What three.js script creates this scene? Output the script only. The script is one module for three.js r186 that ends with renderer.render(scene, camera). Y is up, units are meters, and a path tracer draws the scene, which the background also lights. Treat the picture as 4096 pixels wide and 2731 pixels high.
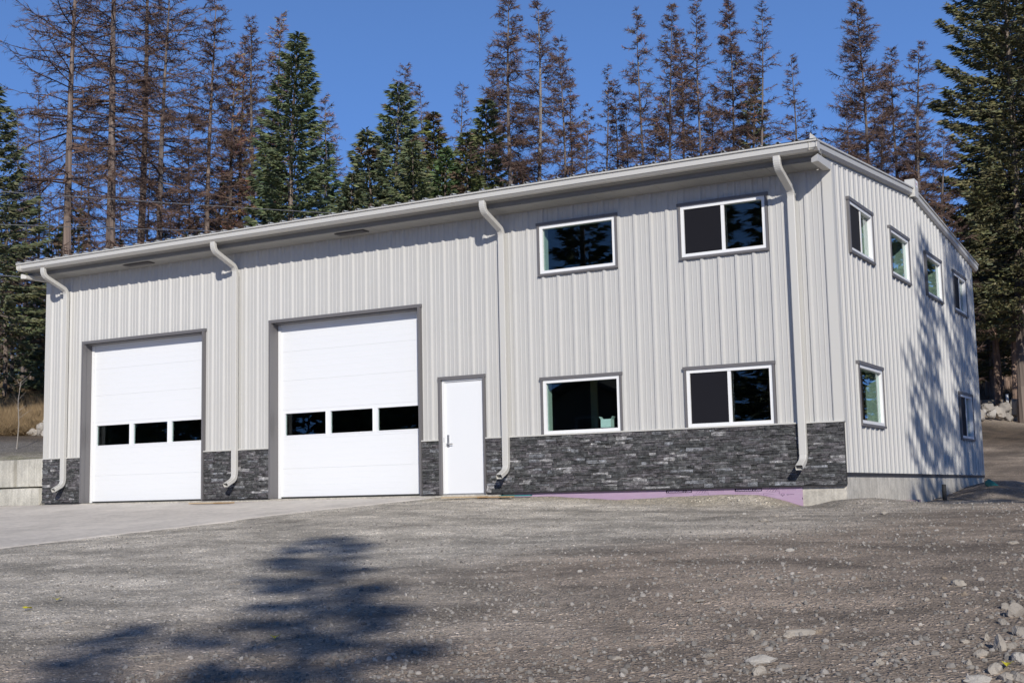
import * as THREE from 'three';
import { mergeGeometries } from 'three/addons/utils/BufferGeometryUtils.js';
import { ImprovedNoise } from 'three/addons/math/ImprovedNoise.js';

// ---------------------------------------------------------------- camera, sky, sun, exposure
const scene = new THREE.Scene();
const camera = new THREE.PerspectiveCamera(29.48, 1024 / 682, 0.1, 2000);
camera.position.set(5.7118, -0.0716, 20.8906);
camera.rotation.set(0.1193, 0.5161, -0.0215, 'YXZ');
camera.updateMatrixWorld(true);

const renderer = new THREE.WebGLRenderer({ antialias: true });
renderer.toneMapping = THREE.LinearToneMapping;
renderer.toneMappingExposure = 1.0;
renderer.shadowMap.enabled = true;

{ // clear autumn sky: deep blue overhead, paler towards the horizon
  const w = 16, h = 256, data = new Float32Array(w * h * 4);
  for (let j = 0; j < h; j++) {
    const el = ((j + 0.5) / h - 0.5) * Math.PI;          // row 0 is straight down
    const s = Math.max(0, Math.sin(el));
    const b = [0.178, 0.455, 1.16], p = [1.4, 1.55, 1.55];         // as steep a fade as between the tree tops and the frame's upper edge
    for (let i = 0; i < w; i++) for (let c = 0; c < 4; c++)
      data[(j * w + i) * 4 + c] = c === 3 ? 1 : b[c] * Math.pow(1 - s, p[c]) * 0.97 + 0.012;
  }
  const t = new THREE.DataTexture(data, w, h, THREE.RGBAFormat, THREE.FloatType);
  t.mapping = THREE.EquirectangularReflectionMapping; t.magFilter = THREE.LinearFilter; t.minFilter = THREE.LinearFilter;
  t.needsUpdate = true;
  scene.background = t; scene.environment = t;
}
const SUN_AZ = 36 * Math.PI / 180, SUN_EL = 24.5 * Math.PI / 180;
const sunDir = new THREE.Vector3(Math.sin(SUN_AZ) * Math.cos(SUN_EL), Math.sin(SUN_EL), Math.cos(SUN_AZ) * Math.cos(SUN_EL));
const sun = new THREE.DirectionalLight(new THREE.Color().setRGB(1.0, 0.955, 0.88), 3.85);
sun.position.copy(sunDir).multiplyScalar(120);
sun.castShadow = true; sun.shadow.mapSize.set(4096, 4096); sun.shadow.radius = 1;
Object.assign(sun.shadow.camera, { left: -60, right: 60, top: 60, bottom: -60, near: 1, far: 300 });
scene.add(sun, sun.target);

// ---------------------------------------------------------------- helpers
const V3 = THREE.Vector3;
function rng(seed) { let a = seed >>> 0; return () => { a = (a + 0x6D2B79F5) | 0; let t = Math.imul(a ^ (a >>> 15), 1 | a); t = (t + Math.imul(t ^ (t >>> 7), 61 | t)) ^ t; return ((t ^ (t >>> 14)) >>> 0) / 4294967296; }; }
const noiseGen = new ImprovedNoise();
const N = (x, y, z = 0.37) => noiseGen.noise(x + 311.3, y + 127.1, z + 71.7);
const fbm = (x, y, o = 4) => { let s = 0, a = 0.5, f = 1; for (let i = 0; i < o; i++) { s += a * N(x * f, y * f, i * 3.7); a *= 0.5; f *= 2.03; } return s; };
const clamp = (x, a, b) => Math.min(b, Math.max(a, x));
const sstep = (a, b, x) => { const t = clamp((x - a) / (b - a), 0, 1); return t * t * (3 - 2 * t); };
const lerp = (a, b, t) => a + (b - a) * t;
const used = {};
function numbered(n) { const k = used[n] = (used[n] ?? -1) + 1; return k ? `${n}_${String(k).padStart(3, '0')}` : n; }
function shade(o) { o.castShadow = true; o.receiveShadow = true; return o; }
function obj(name, geo, mat, parent) {
  const g = Array.isArray(geo) ? (geo.length > 1 ? mergeGeometries(geo.map(x => x.index ? x.toNonIndexed() : x)) : geo[0]) : geo;
  const m = shade(new THREE.Mesh(g, mat));
  if (parent) { m.name = name; parent.add(m); } else { m.name = numbered(name); scene.add(m); }
  return m;
}
function tag(o, label, category, group, kind) { if (label) o.userData.label = label; if (category) o.userData.category = category; if (group) o.userData.group = group; if (kind) o.userData.kind = kind; return o; }
function thing(name, label, category, pos = [0, 0, 0], turn = 0, group) {
  const o = new THREE.Group(); o.name = numbered(name); o.position.set(...pos); o.rotation.y = turn; scene.add(o); return tag(o, label, category, group);
}
function group(name, parent) { const o = new THREE.Group(); o.name = name; parent.add(o); return o; }
const lin = (r, g, b) => new THREE.Color().setRGB(r, g, b);
function std(r, g, b, rough = 0.8, extra = {}) { return new THREE.MeshStandardMaterial({ color: lin(r, g, b), roughness: rough, ...extra }); }
// box with uv in metres
function bx(x0, x1, y0, y1, z0, z1) {
  const w = x1 - x0, h = y1 - y0, d = z1 - z0, g = new THREE.BoxGeometry(w, h, d);
  const p = g.attributes.position, n = g.attributes.normal, uv = g.attributes.uv;
  g.translate((x0 + x1) / 2, (y0 + y1) / 2, (z0 + z1) / 2);
  for (let i = 0; i < p.count; i++) {
    const ax = Math.abs(n.getX(i)), ay = Math.abs(n.getY(i));
    if (ax > 0.5) uv.setXY(i, p.getZ(i), p.getY(i)); else if (ay > 0.5) uv.setXY(i, p.getX(i), p.getZ(i)); else uv.setXY(i, p.getX(i), p.getY(i));
  }
  return g;
}
// extrude a closed (a,b) polygon along x from x0 to x1; a -> z, b -> y
function extrudeX(pts, x0, x1) {
  const s = new THREE.Shape(pts.map(([a, b]) => new THREE.Vector2(a, b)));
  const g = new THREE.ExtrudeGeometry(s, { depth: x1 - x0, bevelEnabled: false });
  const m = new THREE.Matrix4().set(0, 0, 1, x0, 0, 1, 0, 0, 1, 0, 0, 0, 0, 0, 0, 1);   // (a,b,c)->(c+x0,b,a): mirrored, so flip
  g.applyMatrix4(m); flip(g); return g;
}
function flip(g) {
  if (g.index) g = g.toNonIndexed();
  const p = g.attributes;
  for (const k of ['position', 'normal', 'uv']) { const a = p[k]; if (!a) continue; const s = a.itemSize;
    for (let i = 0; i < a.count; i += 3) for (let c = 0; c < s; c++) { const t = a.array[(i + 1) * s + c]; a.array[(i + 1) * s + c] = a.array[(i + 2) * s + c]; a.array[(i + 2) * s + c] = t; } }
  g.computeVertexNormals(); return g;
}
class Tri { // raw triangles with optional vertex colour
  constructor() { this.p = []; this.c = []; this.u = []; }
  tri(a, b, c, col, col2, col3) { this.p.push(a.x, a.y, a.z, b.x, b.y, b.z, c.x, c.y, c.z); if (col) { this.c.push(...col, ...(col2 || col), ...(col3 || col2 || col)); } }
  quad(a, b, c, d, col) { this.tri(a, b, c, col); this.tri(a, c, d, col); }
  geo(uvf) {
    const g = new THREE.BufferGeometry(); g.setAttribute('position', new THREE.Float32BufferAttribute(this.p, 3));
    if (this.c.length) g.setAttribute('color', new THREE.Float32BufferAttribute(this.c, 3));
    const n = this.p.length / 3, uv = new Float32Array(n * 2);
    if (uvf) for (let i = 0; i < n; i++) { const r = uvf(this.p[i * 3], this.p[i * 3 + 1], this.p[i * 3 + 2]); uv[i * 2] = r[0]; uv[i * 2 + 1] = r[1]; }
    g.setAttribute('uv', new THREE.BufferAttribute(uv, 2));
    g.computeVertexNormals(); return g;
  }
}
// a pixel of the 4096 x 2731 photograph -> direction
const F = 1365.5 / Math.tan(29.48 / 2 * Math.PI / 180);
function ray(u, v) { return new V3((u - 2048) / F, -(v - 1365.5) / F, -1).applyEuler(camera.rotation).normalize(); }

// ---------------------------------------------------------------- procedural textures
function dataTex(size, fn, srgb, rep = 1) {
  const d = new Uint8Array(size * size * 4);
  fn(d, size);
  const t = new THREE.DataTexture(d, size, size, THREE.RGBAFormat, THREE.UnsignedByteType);
  t.wrapS = t.wrapT = THREE.RepeatWrapping; t.magFilter = THREE.LinearFilter; t.minFilter = THREE.LinearMipmapLinearFilter; t.generateMipmaps = true;
  if (srgb) t.colorSpace = THREE.SRGBColorSpace;
  t.repeat.set(rep, rep); t.needsUpdate = true; return t;
}
function tileNoise(size, cells, r) { // tileable value noise, smooth
  const g = new Float32Array(cells * cells); for (let i = 0; i < g.length; i++) g[i] = r();
  const out = new Float32Array(size * size);
  for (let y = 0; y < size; y++) { const fy = y / size * cells, y0 = Math.floor(fy), ty = fy - y0, sy = ty * ty * (3 - 2 * ty);
    for (let x = 0; x < size; x++) { const fx = x / size * cells, x0 = Math.floor(fx), tx = fx - x0, sx = tx * tx * (3 - 2 * tx);
      const a = g[(y0 % cells) * cells + x0 % cells], b = g[(y0 % cells) * cells + (x0 + 1) % cells], c = g[((y0 + 1) % cells) * cells + x0 % cells], d = g[((y0 + 1) % cells) * cells + (x0 + 1) % cells];
      out[y * size + x] = (a * (1 - sx) + b * sx) * (1 - sy) + (c * (1 - sx) + d * sx) * sy; } }
  return out;
}
// gravelly dirt: fine crushed stone in dirt; colour and relief from the same stones
const GR = 2048; let gravelMap, gravelBump;
{
  const r = rng(11), col = new Float32Array(GR * GR * 3), hgt = new Float32Array(GR * GR);
  const n1 = tileNoise(GR, 24, r), n2 = tileNoise(GR, 90, r), n3 = tileNoise(GR, 420, r);
  for (let i = 0; i < GR * GR; i++) {
    const m = 0.72 + 0.18 * (n1[i] - 0.5) + 0.24 * (n2[i] - 0.5) + 0.36 * (n3[i] - 0.5);
    col[i * 3] = m * 0.80; col[i * 3 + 1] = m * 0.765; col[i * 3 + 2] = m * 0.715; hgt[i] = 0.25 + 0.2 * (n2[i] - 0.5) + 0.25 * (n3[i] - 0.5);
  }
  const stone = (cx, cy, ra, rb, an, t, h) => {
    const R = Math.ceil(Math.max(ra, rb)), ca = Math.cos(an), sa = Math.sin(an);
    for (let y = -R; y <= R; y++) for (let x = -R; x <= R; x++) {
      const a = (x * ca + y * sa) / ra, b = (-x * sa + y * ca) / rb, q = Math.pow(Math.abs(a), 2.6) + Math.pow(Math.abs(b), 2.6);
      if (q > 1) continue;
      const i = (((cy + y) % GR + GR) % GR) * GR + ((cx + x) % GR + GR) % GR;
      const g = 0.94 + 0.12 * n3[i];
      col[i * 3] = t[0] * g; col[i * 3 + 1] = t[1] * g; col[i * 3 + 2] = t[2] * g; hgt[i] = Math.max(hgt[i], 0.3 + h * Math.sqrt(1 - q));
    }
  };
  for (let k = 0; k < 52000; k++) {
    const s = 1.6 + 5.2 * Math.pow(r(), 3.4), p = r(); const cx = Math.floor(r() * GR), cy = Math.floor(r() * GR);
    if (r() > 0.35 + 0.9 * n1[cy * GR + cx]) continue;
    const b = p < 0.28 ? 0.40 + 0.18 * r() : p < 0.74 ? 0.66 + 0.26 * r() : 1.02 + 0.62 * r();
    const w = (r() - 0.5) * 0.07;
    stone(cx, cy, s, s * (0.5 + 0.5 * r()), r() * 3.14, [b * (0.97 + w), b * 0.94, b * (0.90 - w)], 0.1 + 0.07 * s);
  }
  for (let k = 0; k < 620; k++) {
    const s = 6 + 7 * r() * r(), b = 0.68 + 0.5 * r();
    stone(Math.floor(r() * GR), Math.floor(r() * GR), s, s * (0.5 + 0.4 * r()), r() * 3.14, [b, b * 0.965, b * 0.92], 0.6);
  }
  gravelMap = dataTex(GR, d => { for (let i = 0; i < GR * GR; i++) { for (let c = 0; c < 3; c++) d[i * 4 + c] = clamp(Math.pow(clamp(col[i * 3 + c] * 0.5, 0, 1), 1 / 2.2) * 255, 0, 255); d[i * 4 + 3] = 255; } }, true, 1 / 6);
  gravelBump = dataTex(GR, d => { for (let i = 0; i < GR * GR; i++) { const v = clamp(hgt[i], 0, 1) * 255; d[i * 4] = d[i * 4 + 1] = d[i * 4 + 2] = v; d[i * 4 + 3] = 255; } }, false, 1 / 6);
}
function mottle(seed, size, lo, hi, streak = 0, rep = 0.5) {
  return dataTex(size, d => {
    const r = rng(seed), a = tileNoise(size, 5, r), b = tileNoise(size, 22, r), c = tileNoise(size, 120, r), e = tileNoise(size, 64, r);
    for (let y = 0; y < size; y++) for (let x = 0; x < size; x++) {
      const i = y * size + x, st = streak ? e[(Math.floor(size * 0.31)) * size + x] : 0.5;
      let v = 0.35 * a[i] + 0.3 * b[i] + 0.35 * c[i] + streak * (st - 0.5);
      v = lo + (hi - lo) * clamp(v * 1.6 - 0.3, 0, 1);
      d[i * 4] = d[i * 4 + 1] = d[i * 4 + 2] = Math.pow(clamp(v, 0, 1), 1 / 2.2) * 255; d[i * 4 + 3] = 255;
    }
  }, true, rep);
}
const concreteTex = mottle(21, 512, 0.62, 1.0, 0.35, 0.4), padTex = mottle(22, 1024, 0.70, 1.0, 0, 0.14), stoneTex = dataTex(512, (d, S) => {
  const r = rng(5), a = tileNoise(S, 14, r), b = tileNoise(S, 60, r), c = tileNoise(S, 170, r);
  for (let y = 0; y < S; y++) for (let x = 0; x < S; x++) {
    const i = y * S + x, ys = b[i], st = b[y * S + ((x >> 3) % S)];
    let v = 0.34 + 0.28 * (a[i] - 0.5) + 0.30 * (ys - 0.5) + 0.26 * (st - 0.5) + 0.25 * (c[i] - 0.5);
    if (a[i] > 0.80 && c[i] > 0.5) v += 0.35;                       // lime bloom on the stone
    d[i * 4] = d[i * 4 + 1] = d[i * 4 + 2] = Math.pow(clamp(v, 0.03, 1), 1 / 2.2) * 255; d[i * 4 + 3] = 255;
  }
}, true, 1.3);
const steelTex = mottle(31, 512, 0.965, 1.0, 0.02, 0.3);
const osbTex = dataTex(512, (d, S) => { const r = rng(8); const buf = new Float32Array(S * S).fill(0.6);
  for (let k = 0; k < 5000; k++) { const cx = r() * S, cy = r() * S, an = r() * 3.14, L = 10 + r() * 26, W = 2 + r() * 5, t = 0.45 + 0.5 * r();
    for (let a = -L; a < L; a++) for (let b = -W; b < W; b++) { const x = Math.floor(cx + a * Math.cos(an) - b * Math.sin(an) + S) % S, y = Math.floor(cy + a * Math.sin(an) + b * Math.cos(an) + S) % S; buf[((y + S) % S) * S + (x + S) % S] = t; } }
  for (let i = 0; i < S * S; i++) { const v = Math.pow(buf[i], 1 / 2.2) * 255; d[i * 4] = d[i * 4 + 1] = d[i * 4 + 2] = v; d[i * 4 + 3] = 255; } }, true, 0.8);

// ---------------------------------------------------------------- materials
const M = {
  siding: std(0.55, 0.54, 0.515, 0.42, { map: steelTex, side: THREE.DoubleSide }),
  trim: std(0.60, 0.585, 0.545, 0.38),
  soffit: std(0.34, 0.335, 0.32, 0.6),
  fascia: std(0.24, 0.235, 0.225, 0.6),
  charcoal: std(0.155, 0.148, 0.150, 0.45),
  blackTrim: std(0.035, 0.033, 0.032, 0.5),
  door: std(0.84, 0.85, 0.86, 0.38),
  seam: std(0.40, 0.41, 0.43, 0.7),
  vinyl: std(0.86, 0.86, 0.85, 0.35),
  jamb: std(0.52, 0.52, 0.47, 0.8),
  roof: std(0.50, 0.51, 0.52, 0.4, { side: THREE.DoubleSide }),
  dark: std(0.07, 0.065, 0.06, 0.9),
  slab: std(0.30, 0.29, 0.27, 0.9),
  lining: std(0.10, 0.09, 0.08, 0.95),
  stud: std(0.42, 0.31, 0.18, 0.85),
  metal: std(0.50, 0.50, 0.50, 0.4, { metalness: 0.7 }),
  rubber: std(0.03, 0.03, 0.03, 0.8),
  foundation: std(0.66, 0.615, 0.53, 0.9, { map: concreteTex, bumpMap: concreteTex, bumpScale: 0.004 }),
  block: std(0.66, 0.63, 0.55, 0.92, { map: concreteTex, bumpMap: concreteTex, bumpScale: 0.006 }),
  pad: std(0.80, 0.735, 0.665, 0.92, { map: padTex, bumpMap: padTex, bumpScale: 0.003 }),
  osb: std(0.62, 0.40, 0.20, 0.85, { map: osbTex }),
  wood: std(0.48, 0.36, 0.22, 0.85),
  oldWood: std(0.33, 0.29, 0.24, 0.9),
  teal: std(0.03, 0.20, 0.19, 0.45),
  screen: new THREE.MeshPhysicalMaterial({ color: lin(0.018, 0.018, 0.024), roughness: 0.9, specularIntensity: 0.25, transmission: 0.3, thickness: 0, side: THREE.DoubleSide }),
  glass: new THREE.MeshPhysicalMaterial({ color: lin(0.80, 0.90, 0.875), roughness: 0.0, transmission: 1, thickness: 0, ior: 1.52 }),
  leaf: std(0.62, 0.55, 0.03, 0.7, { side: THREE.DoubleSide }),
  rockPale: [std(0.385, 0.345, 0.295, 0.9, { bumpMap: concreteTex, bumpScale: 0.01 }), std(0.31, 0.28, 0.245, 0.9, { bumpMap: concreteTex, bumpScale: 0.01 }), std(0.44, 0.41, 0.37, 0.9, { bumpMap: concreteTex, bumpScale: 0.01 }), std(0.26, 0.21, 0.16, 0.9)],
  wire: std(0.20, 0.20, 0.21, 0.6),
};
M.stones = [0.18, 0.22, 0.27, 0.33, 0.41, 0.56, 0.84].map((v, i) => std(v * (1 + 0.05 * ((i * 37 % 5) - 2) / 2), v * 0.975, v * (0.97 + 0.03 * (i % 3)), 0.75, { map: stoneTex, bumpMap: stoneTex, bumpScale: 0.006 }));
M.ground = new THREE.MeshStandardMaterial({ color: 0xffffff, map: gravelMap, bumpMap: gravelBump, bumpScale: 0.045, roughness: 0.95, vertexColors: true });
M.bark = new THREE.MeshStandardMaterial({ color: 0xffffff, roughness: 0.95, vertexColors: true });
M.twig = new THREE.MeshStandardMaterial({ color: 0xffffff, roughness: 0.95, vertexColors: true, side: THREE.DoubleSide });
M.needle = new THREE.MeshStandardMaterial({ color: 0xffffff, roughness: 0.75, vertexColors: true, side: THREE.DoubleSide });

// ---------------------------------------------------------------- terrain
const LEN = 18.743, DEP = 12.26;         // the building: front wall z = 0 from x = -LEN to 0, gable wall x = 0 back to z = -DEP
function padEdge(z) { return -7.6 - 0.42 * clamp(z, 0, 8) ** 0.85 * 0.95 + 0.25 * N(z * 0.5, 3.3) - 0.07 * Math.max(0, z - 8); }
function padMask(x, z) { return sstep(padEdge(z) + 0.25, padEdge(z) - 0.25, x) * sstep(-0.4, 0.2, z); }
function terrain(x, z) {
  // front yard falls away from the wall
  const zf = Math.max(z, 0), S = sstep(-6.8, -1.2, x);
  let front = -0.05 - 0.075 * zf - 0.27 * S * Math.exp(-zf / 5) - 0.0006 * Math.max(0, zf - 20) ** 1.2;
  // ground along the gable side
  const g = z > 0 ? 0 : z > -4.6 ? -0.10 * sstep(0, -3, z) : -0.10 + 0.26 * sstep(-4.6, -12, z);
  let y = front + g * sstep(-3, 0, x);
  // the hillside behind
  const q = 0.11 * -x + 0.113 * -z - 1.75, soft = 0.5 * Math.log1p(Math.exp(clamp(q / 0.5, -30, 30)));
  let hill = Math.min(q / 0.5 > 29 ? q : soft, 40); hill = hill < 6.5 ? hill : 6.5 + (hill - 6.5) * 0.10;
  const behind = Math.max(sstep(0.5, -4, z) * sstep(6, -1, x + (z > -12 ? 0 : -40)), sstep(-11, -16, z));
  y += hill * behind;
  if (x < -18.75) y = Math.max(y, lerp(y, 1.02 + 0.02 * (-z), sstep(-0.45, -0.75, z) * sstep(-18.85, -18.95, x)));
  // relief
  const pm = padMask(x, z);
  y += (1 - pm) * (0.055 * N(x * 0.23, z * 0.23) + 0.03 * fbm(x * 0.8, z * 0.8, 3) + 0.012 * N(x * 3.1, z * 3.1)) + pm * 0.02 * N(x * 0.2, z * 0.2);
  // dirt heaps by the back of the gable wall and the berm at the edge of the yard
  y += 0.22 * Math.exp(-(((x - 1.1) / 0.7) ** 2 + ((z + 7.3) / 1.1) ** 2)) + 0.20 * Math.exp(-(((x - 0.9) / 0.6) ** 2 + ((z + 9.6) / 1.2) ** 2)) + 0.14 * Math.exp(-(((x - 0.3) / 0.8) ** 2 + ((z - 0.1) / 0.5) ** 2));
  y += 0.50 * Math.exp(-(((x - 6.55) / 0.85) ** 2 + ((z - 12.2) / 2.6) ** 2)) * (1 + 0.5 * N(x * 2, z * 2));
  // fine sand banked against the wall below the stone
  if (z > -0.6 && z < 2 && x > -7 && x < -0.3) { const k = [[-7, -0.06], [-5.4, -0.075], [-4, -0.165], [-3, -0.13], [-2.1, -0.105], [-1.45, -0.125], [-1, -0.235], [-0.74, -0.32], [-0.3, -0.34]]; let i = 0; while (i < k.length - 2 && x > k[i + 1][0]) i++; const top = lerp(k[i][1], k[i + 1][1], clamp((x - k[i][0]) / (k[i + 1][0] - k[i][0]), 0, 1)) + 0.008 * N(x * 3, z * 3); y = lerp(y, top, Math.exp(-((Math.max(0, z - 0.12) / 0.42) ** 2)) * sstep(-7, -6.5, x) * sstep(-0.3, -0.6, x)); }
  // beneath the building
  const inside = Math.min(sstep(0.02, 0.35, -x), sstep(0.02, 0.35, x + LEN), sstep(0.02, 0.2, -z), sstep(0.02, 0.35, z + DEP));
  return lerp(y, Math.min(y, -0.75), inside);
}
function hit(u, v) { // where the photo's pixel meets the ground
  const d = ray(u, v), p = camera.position; let t = 3, prev = 3;
  for (; t < 140; t += 0.05) { const x = p.x + d.x * t, z = p.z + d.z * t; if (p.y + d.y * t < terrain(x, z)) break; prev = t; }
  const x = p.x + d.x * prev, z = p.z + d.z * prev; return { x, y: terrain(x, z), z, d: prev };
}
{
  const xs = [], zs = [];
  const range = (a, b, s, arr) => { for (let v = a; v < b - 1e-6; v += s) arr.push(v); };
  range(-420, -120, 20, xs); range(-120, -60, 4, xs); range(-60, -26, 1, xs); range(-26, -19.2, 0.4, xs); range(-19.2, -18.4, 0.1, xs); range(-18.4, -13, 0.3, xs); range(-13, 2, 0.125, xs); range(2, 8, 0.16, xs); range(8, 30, 0.8, xs); range(30, 120, 4, xs); range(120, 421, 20, xs);
  range(-420, -140, 20, zs); range(-140, -70, 3, zs); range(-70, -14, 0.7, zs); range(-14, -1.2, 0.2, zs); range(-1.2, 1.2, 0.08, zs); range(1.2, 17, 0.14, zs); range(17, 40, 0.8, zs); range(40, 120, 4, zs); range(120, 421, 20, zs);
  const nx = xs.length, nz = zs.length, pos = new Float32Array(nx * nz * 3), col = new Float32Array(nx * nz * 3), uv = new Float32Array(nx * nz * 2), idx = [];
  for (let j = 0; j < nz; j++) for (let i = 0; i < nx; i++) {
    const k = j * nx + i, x = xs[i], z = zs[j]; pos[k * 3] = x; pos[k * 3 + 1] = terrain(x, z); pos[k * 3 + 2] = z; uv[k * 2] = x; uv[k * 2 + 1] = z;
    // matter of the ground: grey crushed gravel, brown dirt to the right, forest litter, sandy track, grass
    const a = fbm(x * 0.35 + 9, z * 0.9, 4), b = fbm(x * 1.7, z * 3.1 + 4, 3);
    let c = [1.84, 1.735, 1.58];
    const dirt = Math.max(sstep(-3.5, 3.0, x + 0.25 * z - 1.5 + 5 * fbm(x * 0.25, z * 0.25, 3)), sstep(-2, -8, z) * sstep(-18, -12, x));
    c = c.map((v, q) => lerp(v, [1.10, 0.92, 0.775][q], dirt));
    const m = clamp(1 + 1.15 * a + 0.85 * b, 0.58, 1.6); c = c.map(v => v * m);
    const fine = sstep(1.2, 0.2, z + 0.6 * N(x * 1.1, 8)) * sstep(-0.3, -1.2, x) * sstep(-14, -12, x) * (z > -0.5 ? 1 : 0);
    c = c.map((v, q) => lerp(v, [1.65, 1.50, 1.22][q], 0.85 * fine));
    if (z < -11 || x < -18.9) {
      const back = Math.max(sstep(-24, -30, z + 3 * a), sstep(-24, -27, x + 3 * a));
      const litter = [0.40, 0.30, 0.21].map(v => v * clamp(1 + 1.5 * b, 0.5, 1.8));
      c = c.map((v, q) => lerp(v, litter[q], back));
      const gr = sstep(-18.9, -19.4, x) * sstep(-0.4, -1, z) * (1 - back) * clamp(0.4 + 1.6 * b + a, 0, 1);
      c = c.map((v, q) => lerp(v, [0.42, 0.46, 0.20][q], gr));
      const sx = x + 6, sandy = Math.exp(-(((z + 39.5 + 0.12 * sx) / 3.2) ** 2)) * sstep(-22, -16, x);
      c = c.map((v, q) => lerp(v, [1.35, 1.15, 0.95][q], 0.9 * clamp(sandy * 1.5, 0, 1)));
      const q2 = 0.11 * -x + 0.113 * -z - 1.75, road = Math.exp(-(((q2 - 1.75) / 0.28) ** 2)) * sstep(-19, -21, x) * sstep(-25, -20, z);
      c = c.map((v, q) => lerp(v, [0.75, 0.72, 0.70][q], clamp(road * 1.5, 0, 1)));
    }
    col.set(c, k * 3);
  }
  for (let j = 0; j < nz - 1; j++) for (let i = 0; i < nx - 1; i++) { const a = j * nx + i; idx.push(a, a + nx, a + 1, a + 1, a + nx, a + nx + 1); }
  const g = new THREE.BufferGeometry(); g.setAttribute('position', new THREE.BufferAttribute(pos, 3)); g.setAttribute('color', new THREE.BufferAttribute(col, 3)); g.setAttribute('uv', new THREE.BufferAttribute(uv, 2)); g.setIndex(idx); g.computeVertexNormals();
  tag(obj('ground', g, M.ground), 'grey gravel and brown dirt yard sloping up to the building', 'ground', null, 'structure');
}
{ // concrete apron before the overhead doors
  const T = new Tri(), nz = 170, nx = 40;
  const P = (i, j) => { const z = 0.10 + j / nz * 17, e = padEdge(z) + 0.10 * N(z * 2.7, 1.1) + 0.06 * N(z * 9.1, 5.1), x = lerp(e, -34, (i / nx) ** 1.3); return new V3(x, terrain(x, z) + (i === 0 ? -0.03 : 0.014), z); };
  for (let j = 0; j < nz; j++) for (let i = 0; i < nx; i++) T.quad(P(i, j), P(i + 1, j), P(i + 1, j + 1), P(i, j + 1));
  tag(obj('driveway', flip(T.geo((x, y, z) => [x, z])), M.pad), 'pale concrete apron before the two overhead doors', 'driveway', null, 'structure');
}

// ---------------------------------------------------------------- the building
const B = thing('metal_building', 'pale ribbed steel workshop building with dark stone wainscot and two white overhead doors', 'building');
const SLOPE = 0.086, EZ = 0.88;
const roofY = z => 5.51 + (z > -DEP / 2 ? EZ - z : z + DEP + EZ) * SLOPE;        // top edge of the rake

const win = { // along the wall, height
  front: [[-5.548, -3.920, 3.967, 4.969, 'fixed'], [-2.732, -1.113, 3.967, 4.969, 'slider'], [-5.548, -3.920, 1.05, 2.093, 'fixed'], [-2.732, -1.113, 1.05, 2.093, 'slider']],
  gable: [[0.9585, 2.582, 3.956, 4.930, 'slider'], [3.872, 5.452, 3.956, 4.930, 'fixed'], [6.978, 8.559, 3.956, 4.930, 'fixed'], [9.823, 11.380, 3.956, 4.930, 'slider'], [1.058, 2.716, 1.001, 2.106, 'fixed'], [9.751, 11.288, 1.001, 2.106, 'slider']],
};
const ovd = [[-17.480, -13.757, 0, 3.684], [-11.951, -8.174, 0, 3.700]];
const man = [-7.767, -6.738, 0, 2.24];
const frontHoles = [...win.front.map(w => w.slice(0, 4)), ...ovd, man];
const gableHoles = win.gable.map(w => w.slice(0, 4));

// ribbed steel sheet: profile along a, depth w (0 at the rib tops)
const PITCH = 0.3125;
function ribProfile() { // offsets within one pitch
  return [[0, -0.032], [0.008, 0], [0.045, 0], [0.075, -0.032], [0.130, -0.032], [0.138, -0.024], [0.146, -0.024], [0.154, -0.032], [0.222, -0.032], [0.230, -0.024], [0.238, -0.024], [0.246, -0.032]];
}
function sidingWall(parent, a0, a1, phase, yLow, yTop, holes) {
  const prof = ribProfile(), pts = [];
  const k0 = Math.floor((a0 - phase) / PITCH) - 1, k1 = Math.ceil((a1 - phase) / PITCH) + 1;
  for (let k = k0; k <= k1; k++) for (const [o, w] of prof) pts.push([phase + k * PITCH + o, w]);
  const at = a => { for (let i = 0; i < pts.length - 1; i++) if (a >= pts[i][0] && a <= pts[i + 1][0]) return lerp(pts[i][1], pts[i + 1][1], (a - pts[i][0]) / (pts[i + 1][0] - pts[i][0])); return -0.032; };
  const edges = [a0, a1, ...holes.flatMap(h => [h[0], h[1]])].filter(a => a >= a0 && a <= a1).map(a => [a, at(a)]);
  const all = [...pts.filter(p => p[0] > a0 && p[0] < a1), ...edges].sort((p, q) => p[0] - q[0]);
  let next = phase + Math.ceil((a0 - phase) / PITCH) * PITCH + 2 * PITCH - 0.004;
  let open = [], pieces = [];                                       // pieces of one sheet, cut apart by the openings
  const flush = () => { for (const t of pieces) if (t.p.length) obj('siding_panel', t.geo((x, y, z) => [x, y]), M.siding, parent); open = []; pieces = []; };
  for (let i = 0; i < all.length - 1; i++) {
    const [p, wp] = all[i], [q, wq] = all[i + 1]; if (q - p < 1e-5) continue;
    if (p > next) { flush(); next += 3 * PITCH; }
    const mid = (p + q) / 2, cuts = holes.filter(h => mid > h[0] && mid < h[1]).map(h => [h[2], h[3]]).sort((s, t) => s[0] - t[0]);
    let y = yLow; const spans = [];
    for (const [c0, c1] of cuts) { if (c0 > y) spans.push([y, c0]); y = Math.max(y, c1); }
    spans.push([y, null]);
    const now = [];
    for (const [s, e] of spans) { const ep = e ?? yTop(p), eq = e ?? yTop(q); let o = open.find(k => k[0] < eq - 0.01 && k[1] > s + 0.01); if (!o) { o = [0, 0, new Tri()]; pieces.push(o[2]); } now.push([s, Math.min(ep, eq), o[2]]); o[2].quad(new V3(p, s, wp), new V3(q, s, wq), new V3(q, eq, wq), new V3(p, ep, wp)); }
    open = now;
  }
  flush();
}
const wallFront = group('front_wall', B), wallGable = group('gable_wall', B), wallBack = group('rear_wall', B), wallLeft = group('side_wall', B);
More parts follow.
